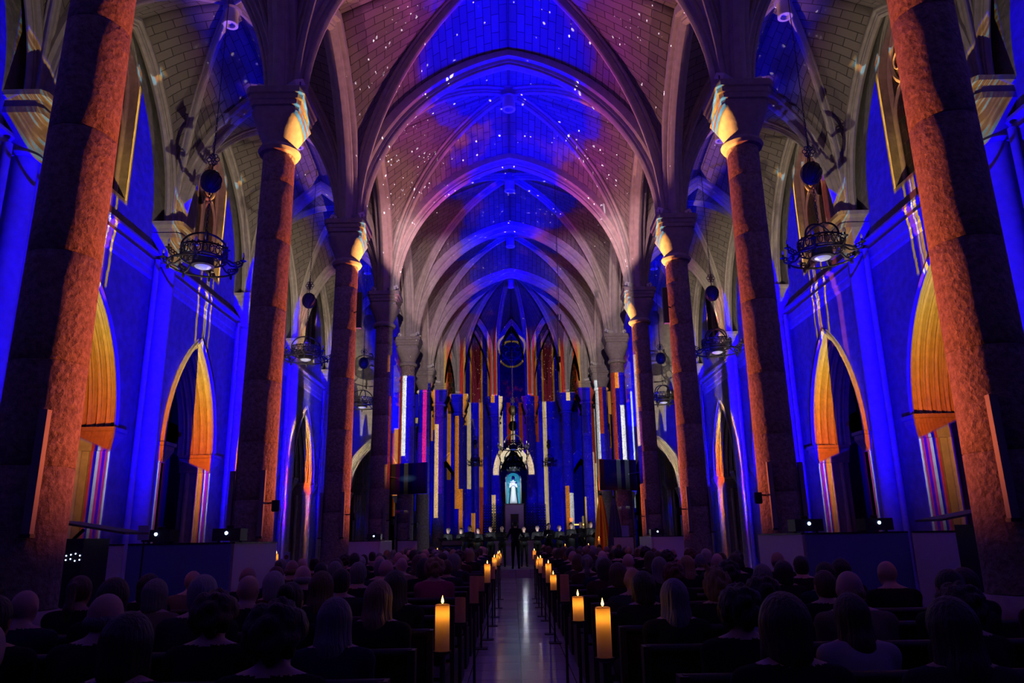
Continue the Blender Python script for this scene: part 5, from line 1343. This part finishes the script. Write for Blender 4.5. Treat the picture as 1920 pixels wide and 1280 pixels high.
b = MB(); n = len(prof); b.v = [(x, 0.30, z) for x, z in prof] + [(x, 0.36, z) for x, z in prof]; b.f = [tuple(range(n)), tuple(range(2 * n - 1, n - 1, -1))] + [(i, (i + 1) % n, (i + 1) % n + n, i + n) for i in range(n)]; b.mi = [0] * len(b.f); b.build('back_panel', M['cyan'], r)
b = MB(); b.tube([(x, 0.0, z) for x, z in prof], 0.045, 8); b.tube([(x, 0.30, z) for x, z in prof], 0.03, 8); b.build('surround', M['stone'], r, True)
s_ = SDF((-0.45, -0.25, 0), (0.45, 0.25, 1.75), 0.02); s_.cap((0, 0, 0.10), (0, 0, 1.0), 0.22, 0.12, 0.05); s_.cap((0, 0, 0.9), (0, 0, 1.2), 0.13, 0.15, 0.05); s_.cap((-0.12, 0, 1.3), (0.12, 0, 1.3), 0.06, 0.06, 0.05)
s_.cap((0, 0, 1.32), (0, 0, 1.46), 0.05, 0.05, 0.02); s_.ell((0, -0.01, 1.54), (0.075, 0.09, 0.10), 0.02)
for q in (-1, 1): s_.cap((q * 0.16, 0, 1.28), (q * 0.21, -0.06, 1.02), 0.05, 0.05, 0.03); s_.cap((q * 0.21, -0.06, 1.02), (q * 0.03, -0.17, 1.14), 0.05, 0.03, 0.03)
for i in range(7): a = -1.2 + 0.4 * i; s_.cap((0.22 * math.sin(a), -0.20 * math.cos(a), 0.1), (0.12 * math.sin(a), -0.12 * math.cos(a), 1.0), 0.022, 0.012, 0.02)
r = empty('statue', (SX, 45.80, qs.z), 0, 'bright white robed statue standing in the cyan niche', 'statue'); r.scale = (1, 1, sh * 0.86 / 1.64)
me = np_mesh('statue_body', [s_.mesh()], [mat('white_marble', (0.85, 0.85, 0.88), 0.5)]); o = bpy.data.objects.new('robed_figure', me); C.objects.link(o); o.parent = r
s_ = SDF((-0.5, -0.25, 0), (0.5, 0.3, 1.8), 0.025); s_.cap((0, 0.12, 0.1), (0, 0.12, 1.2), 0.30, 0.17, 0.05); s_.ell((0, 0.05, 1.56), (0.11, 0.12, 0.14), 0.06); s_.F = np.maximum(s_.F, (0.12 - s_.P[..., 1]) + np.clip(s_.P[..., 2] - 1.45, 0, 1) * 0.0 - 0.05)
me = np_mesh('mantle', [s_.mesh()], [mat('dark_mantle', (0.01, 0.03, 0.05), 0.9)]); o = bpy.data.objects.new('mantle', me); C.objects.link(o); o.parent = r
spot('statue_light', (SX, 42.4, 6.35), (SX, 45.8, 4.4), 900.0, (0.75, 0.9, 1.0), 26, 0.4, 0.03)
b = MB(); b.lathe([(0.07, -0.12), (0.08, 0.1), (0.06, 0.12)], 12); o = b.build('spotlight', M['black'], None, True, 40); o.location = (SX, 42.3, 6.5)
tag(o, 'small black spotlight above the lit statue', 'spotlight')
MBt = MB(); MBt.tube([(0, 0, 0.12), (0, 0, 8.4)], 0.012, 6); MBt.build('drop_rod', M['black'], o)
# draped flag, notice boards, lectern
q = at_y(1126, 925, 27.8); q2 = at_y(1126, 1022, 27.8)
def drape(loc, h, w_, mats, label, cat='banner'):
    r = empty('draped_banner', loc, 0, label, cat); n = 64; rs = []
    for k in range(9):
        z = h * (1 - k / 8); R = w_ * (0.10 + 0.9 * (k / 8) ** 0.7); ring = []
        for i in range(n): a = 2 * PI * i / n; rr = R * (1 + 0.16 * math.sin(9 * a + k * 0.15)); ring.append((rr * math.cos(a), rr * math.sin(a) * 0.5, z))
        rs.append(ring)
    b = MB(); b.rings(rs); 
    for fi, f in enumerate(b.f):
        if len(f) == 4: b.mi[fi] = ((fi % n) // 4) % len(mats)
    b.build('cloth', mats, r, True); MB().sphere((0, 0, h + 0.03), 0.05, 10, 8).build('finial', M['black'], r, True)
drape((q.x, 27.8, 0), q.z - 0.05, 0.36, [mat('flag_orange', (0.75, 0.22, 0.02), 0.8), mat('flag_yellow', (0.75, 0.48, 0.04), 0.8), mat('flag_red', (0.45, 0.04, 0.02), 0.8)], 'orange and yellow draped banner at the front right of the nave')
q = at_y(1150, 930, 27.2); drape((q.x, 27.2, 0), q.z - 0.05, 0.34, [mat('flag_indigo', (0.03, 0.02, 0.12), 0.8)], 'dark draped banner behind the orange banner')
spot('banner_light', (1.6, 24.0, 8.5), (3.2, 27.8, 1.6), 300.0, (1.0, 0.55, 0.25), 14, 0.3)
b = MB(); b.lathe([(0.06, -0.1), (0.07, 0.1)], 12); o = b.build('spotlight', M['black'], None, True, 40); o.location = (1.6, 23.9, 8.62); tag(o, 'small black spotlight hanging over the front right pews', 'spotlight'); MBt = MB(); MBt.tube([(0, 0, 0.1), (0, 0, 5.9)], 0.01, 6); MBt.build('drop_rod', M['black'], o)
for (x0, y0, x1, y1, Y, mcol, lb) in ((532, 1034, 543, 1054, 15.9, (0.25, 0.30, 0.55), 'small pale notice board with a dark oval by the left candle'), (1165, 985, 1180, 1012, 26.0, (0.35, 0.45, 0.85), 'pale blue notice board near the right screen'), (261, 985, 278, 1012, 9.6, (0.30, 0.33, 0.50), 'small pale card leaning on the left enclosure')):
    a = at_y(x0, y0, Y); c = at_y(x1, y1, Y); r = empty('notice_board', ((a.x + c.x) / 2, Y, 0), 0, lb, 'sign', 'notice boards'); hw = (c.x - a.x) / 2
    b = MB(); b.box((-hw, -0.015, max(0.3, c.z)), (hw, 0.015, a.z)); b.build('board', mat('board_face', mcol, 0.5), r)
    b = MB(); b.tube([(0, 0.03, 0), (0, 0.03, a.z - 0.05)], 0.012, 6); b.build('post', M['black'], r); b = MB(); b.box((-0.12, -0.1, 0), (0.12, 0.14, 0.015)); b.build('foot', M['black'], r)
    if Y == 15.9: b = MB(); b.lathe([(0.045, 0), (0.045, 0.006)], 20); o = b.build('oval_mark', mat('sign_mark', (0.12, 0.02, 0.02), 0.5), r); o.rotation_euler = (PI / 2, 0, 0); o.location = (0, -0.016, (a.z + c.z) / 2)
# red lamps and side cabinet
q = at_y(1071, 976, 33.6)
r = empty('sanctuary_lamp', (q.x, 33.6, 0.27), 0, 'red glowing sanctuary lamp above the right-hand singers', 'lamp')
MB().tube([(0, 0, 0), (0, 0, q.z - 0.27)], 0.012, 6).build('post', M['black'], r); MB().lathe([(0.03, -0.04), (0.07, 0.0), (0.07, 0.10), (0.04, 0.12)], 14, (0, 0, q.z - 0.27)).build('red_glass', M['red'], r, True, 40); MB().lathe([(0.12, 0), (0.12, 0.02)], 16).build('foot', M['black'], r)
q = at_y(1086, 984, 34.4)
r = empty('votive_stand', (q.x, 34.4, 0.27), 0, 'small stand of orange votive lights behind the rightmost singers', 'votive stand')
MB().tube([(0, 0, 0), (0, 0, q.z - 0.30)], 0.015, 6).build('post', M['black'], r); MB().box((-0.24, -0.1, q.z - 0.30), (0.24, 0.1, q.z - 0.28)).build('tray', M['black'], r)
for k in range(6): MB().lathe([(0.025, 0), (0.03, 0.06)], 10, (-0.19 + 0.076 * k, 0.0, q.z - 0.28)).build('votive_light', M['amber'], r, True, 40)
MB().lathe([(0.14, 0), (0.14, 0.02)], 16).build('foot', M['black'], r)
# blue lectern left of the choir
q = at_y(850, 1022, 30.4)
r = empty('lectern', (q.x, 29.9, 0.27), 0, 'wide blue wooden lectern in front of the leftmost singers', 'lectern')
b = MB(); b.box((-0.36, -0.2, 0.03), (0.36, 0.2, 0.95)); b.build('body', mat('blue_cloth', (0.05, 0.09, 0.30), 0.8), r); b = MB(); b.obox((0, 0, 1.0), (0.40, 0, 0), (0, 0.24, 0.08), (0, -0.006, 0.02)); b.build('sloping_top', M['wood'], r); MB().box((-0.42, -0.25, 0), (0.42, 0.25, 0.03)).build('plinth', M['wood'], r)
# speakers high on the arcade arches of the choir
for s, sd in ((-1, 'left'), (1, 'right')):
    for i in (3, 5):
        r = empty('loudspeaker', ((NX - 0.42) * s, COLY[i] - 0.30, 6.0 if i == 5 else 6.4), 0, 'slim black column loudspeaker on the %s %s column' % (ordn[i - 1], sd), 'loudspeaker', 'column loudspeakers')
        MB().box((-0.06, -0.06, 0), (0.06, 0.06, 0.9)).build('cabinet', M['black'], r); MB().tube([(0, 0, 0.45), (0.16 * s, 0.16, 0.45)], 0.02, 6).build('bracket', M['black'], r)
# iron lanterns / loudspeakers in chapels
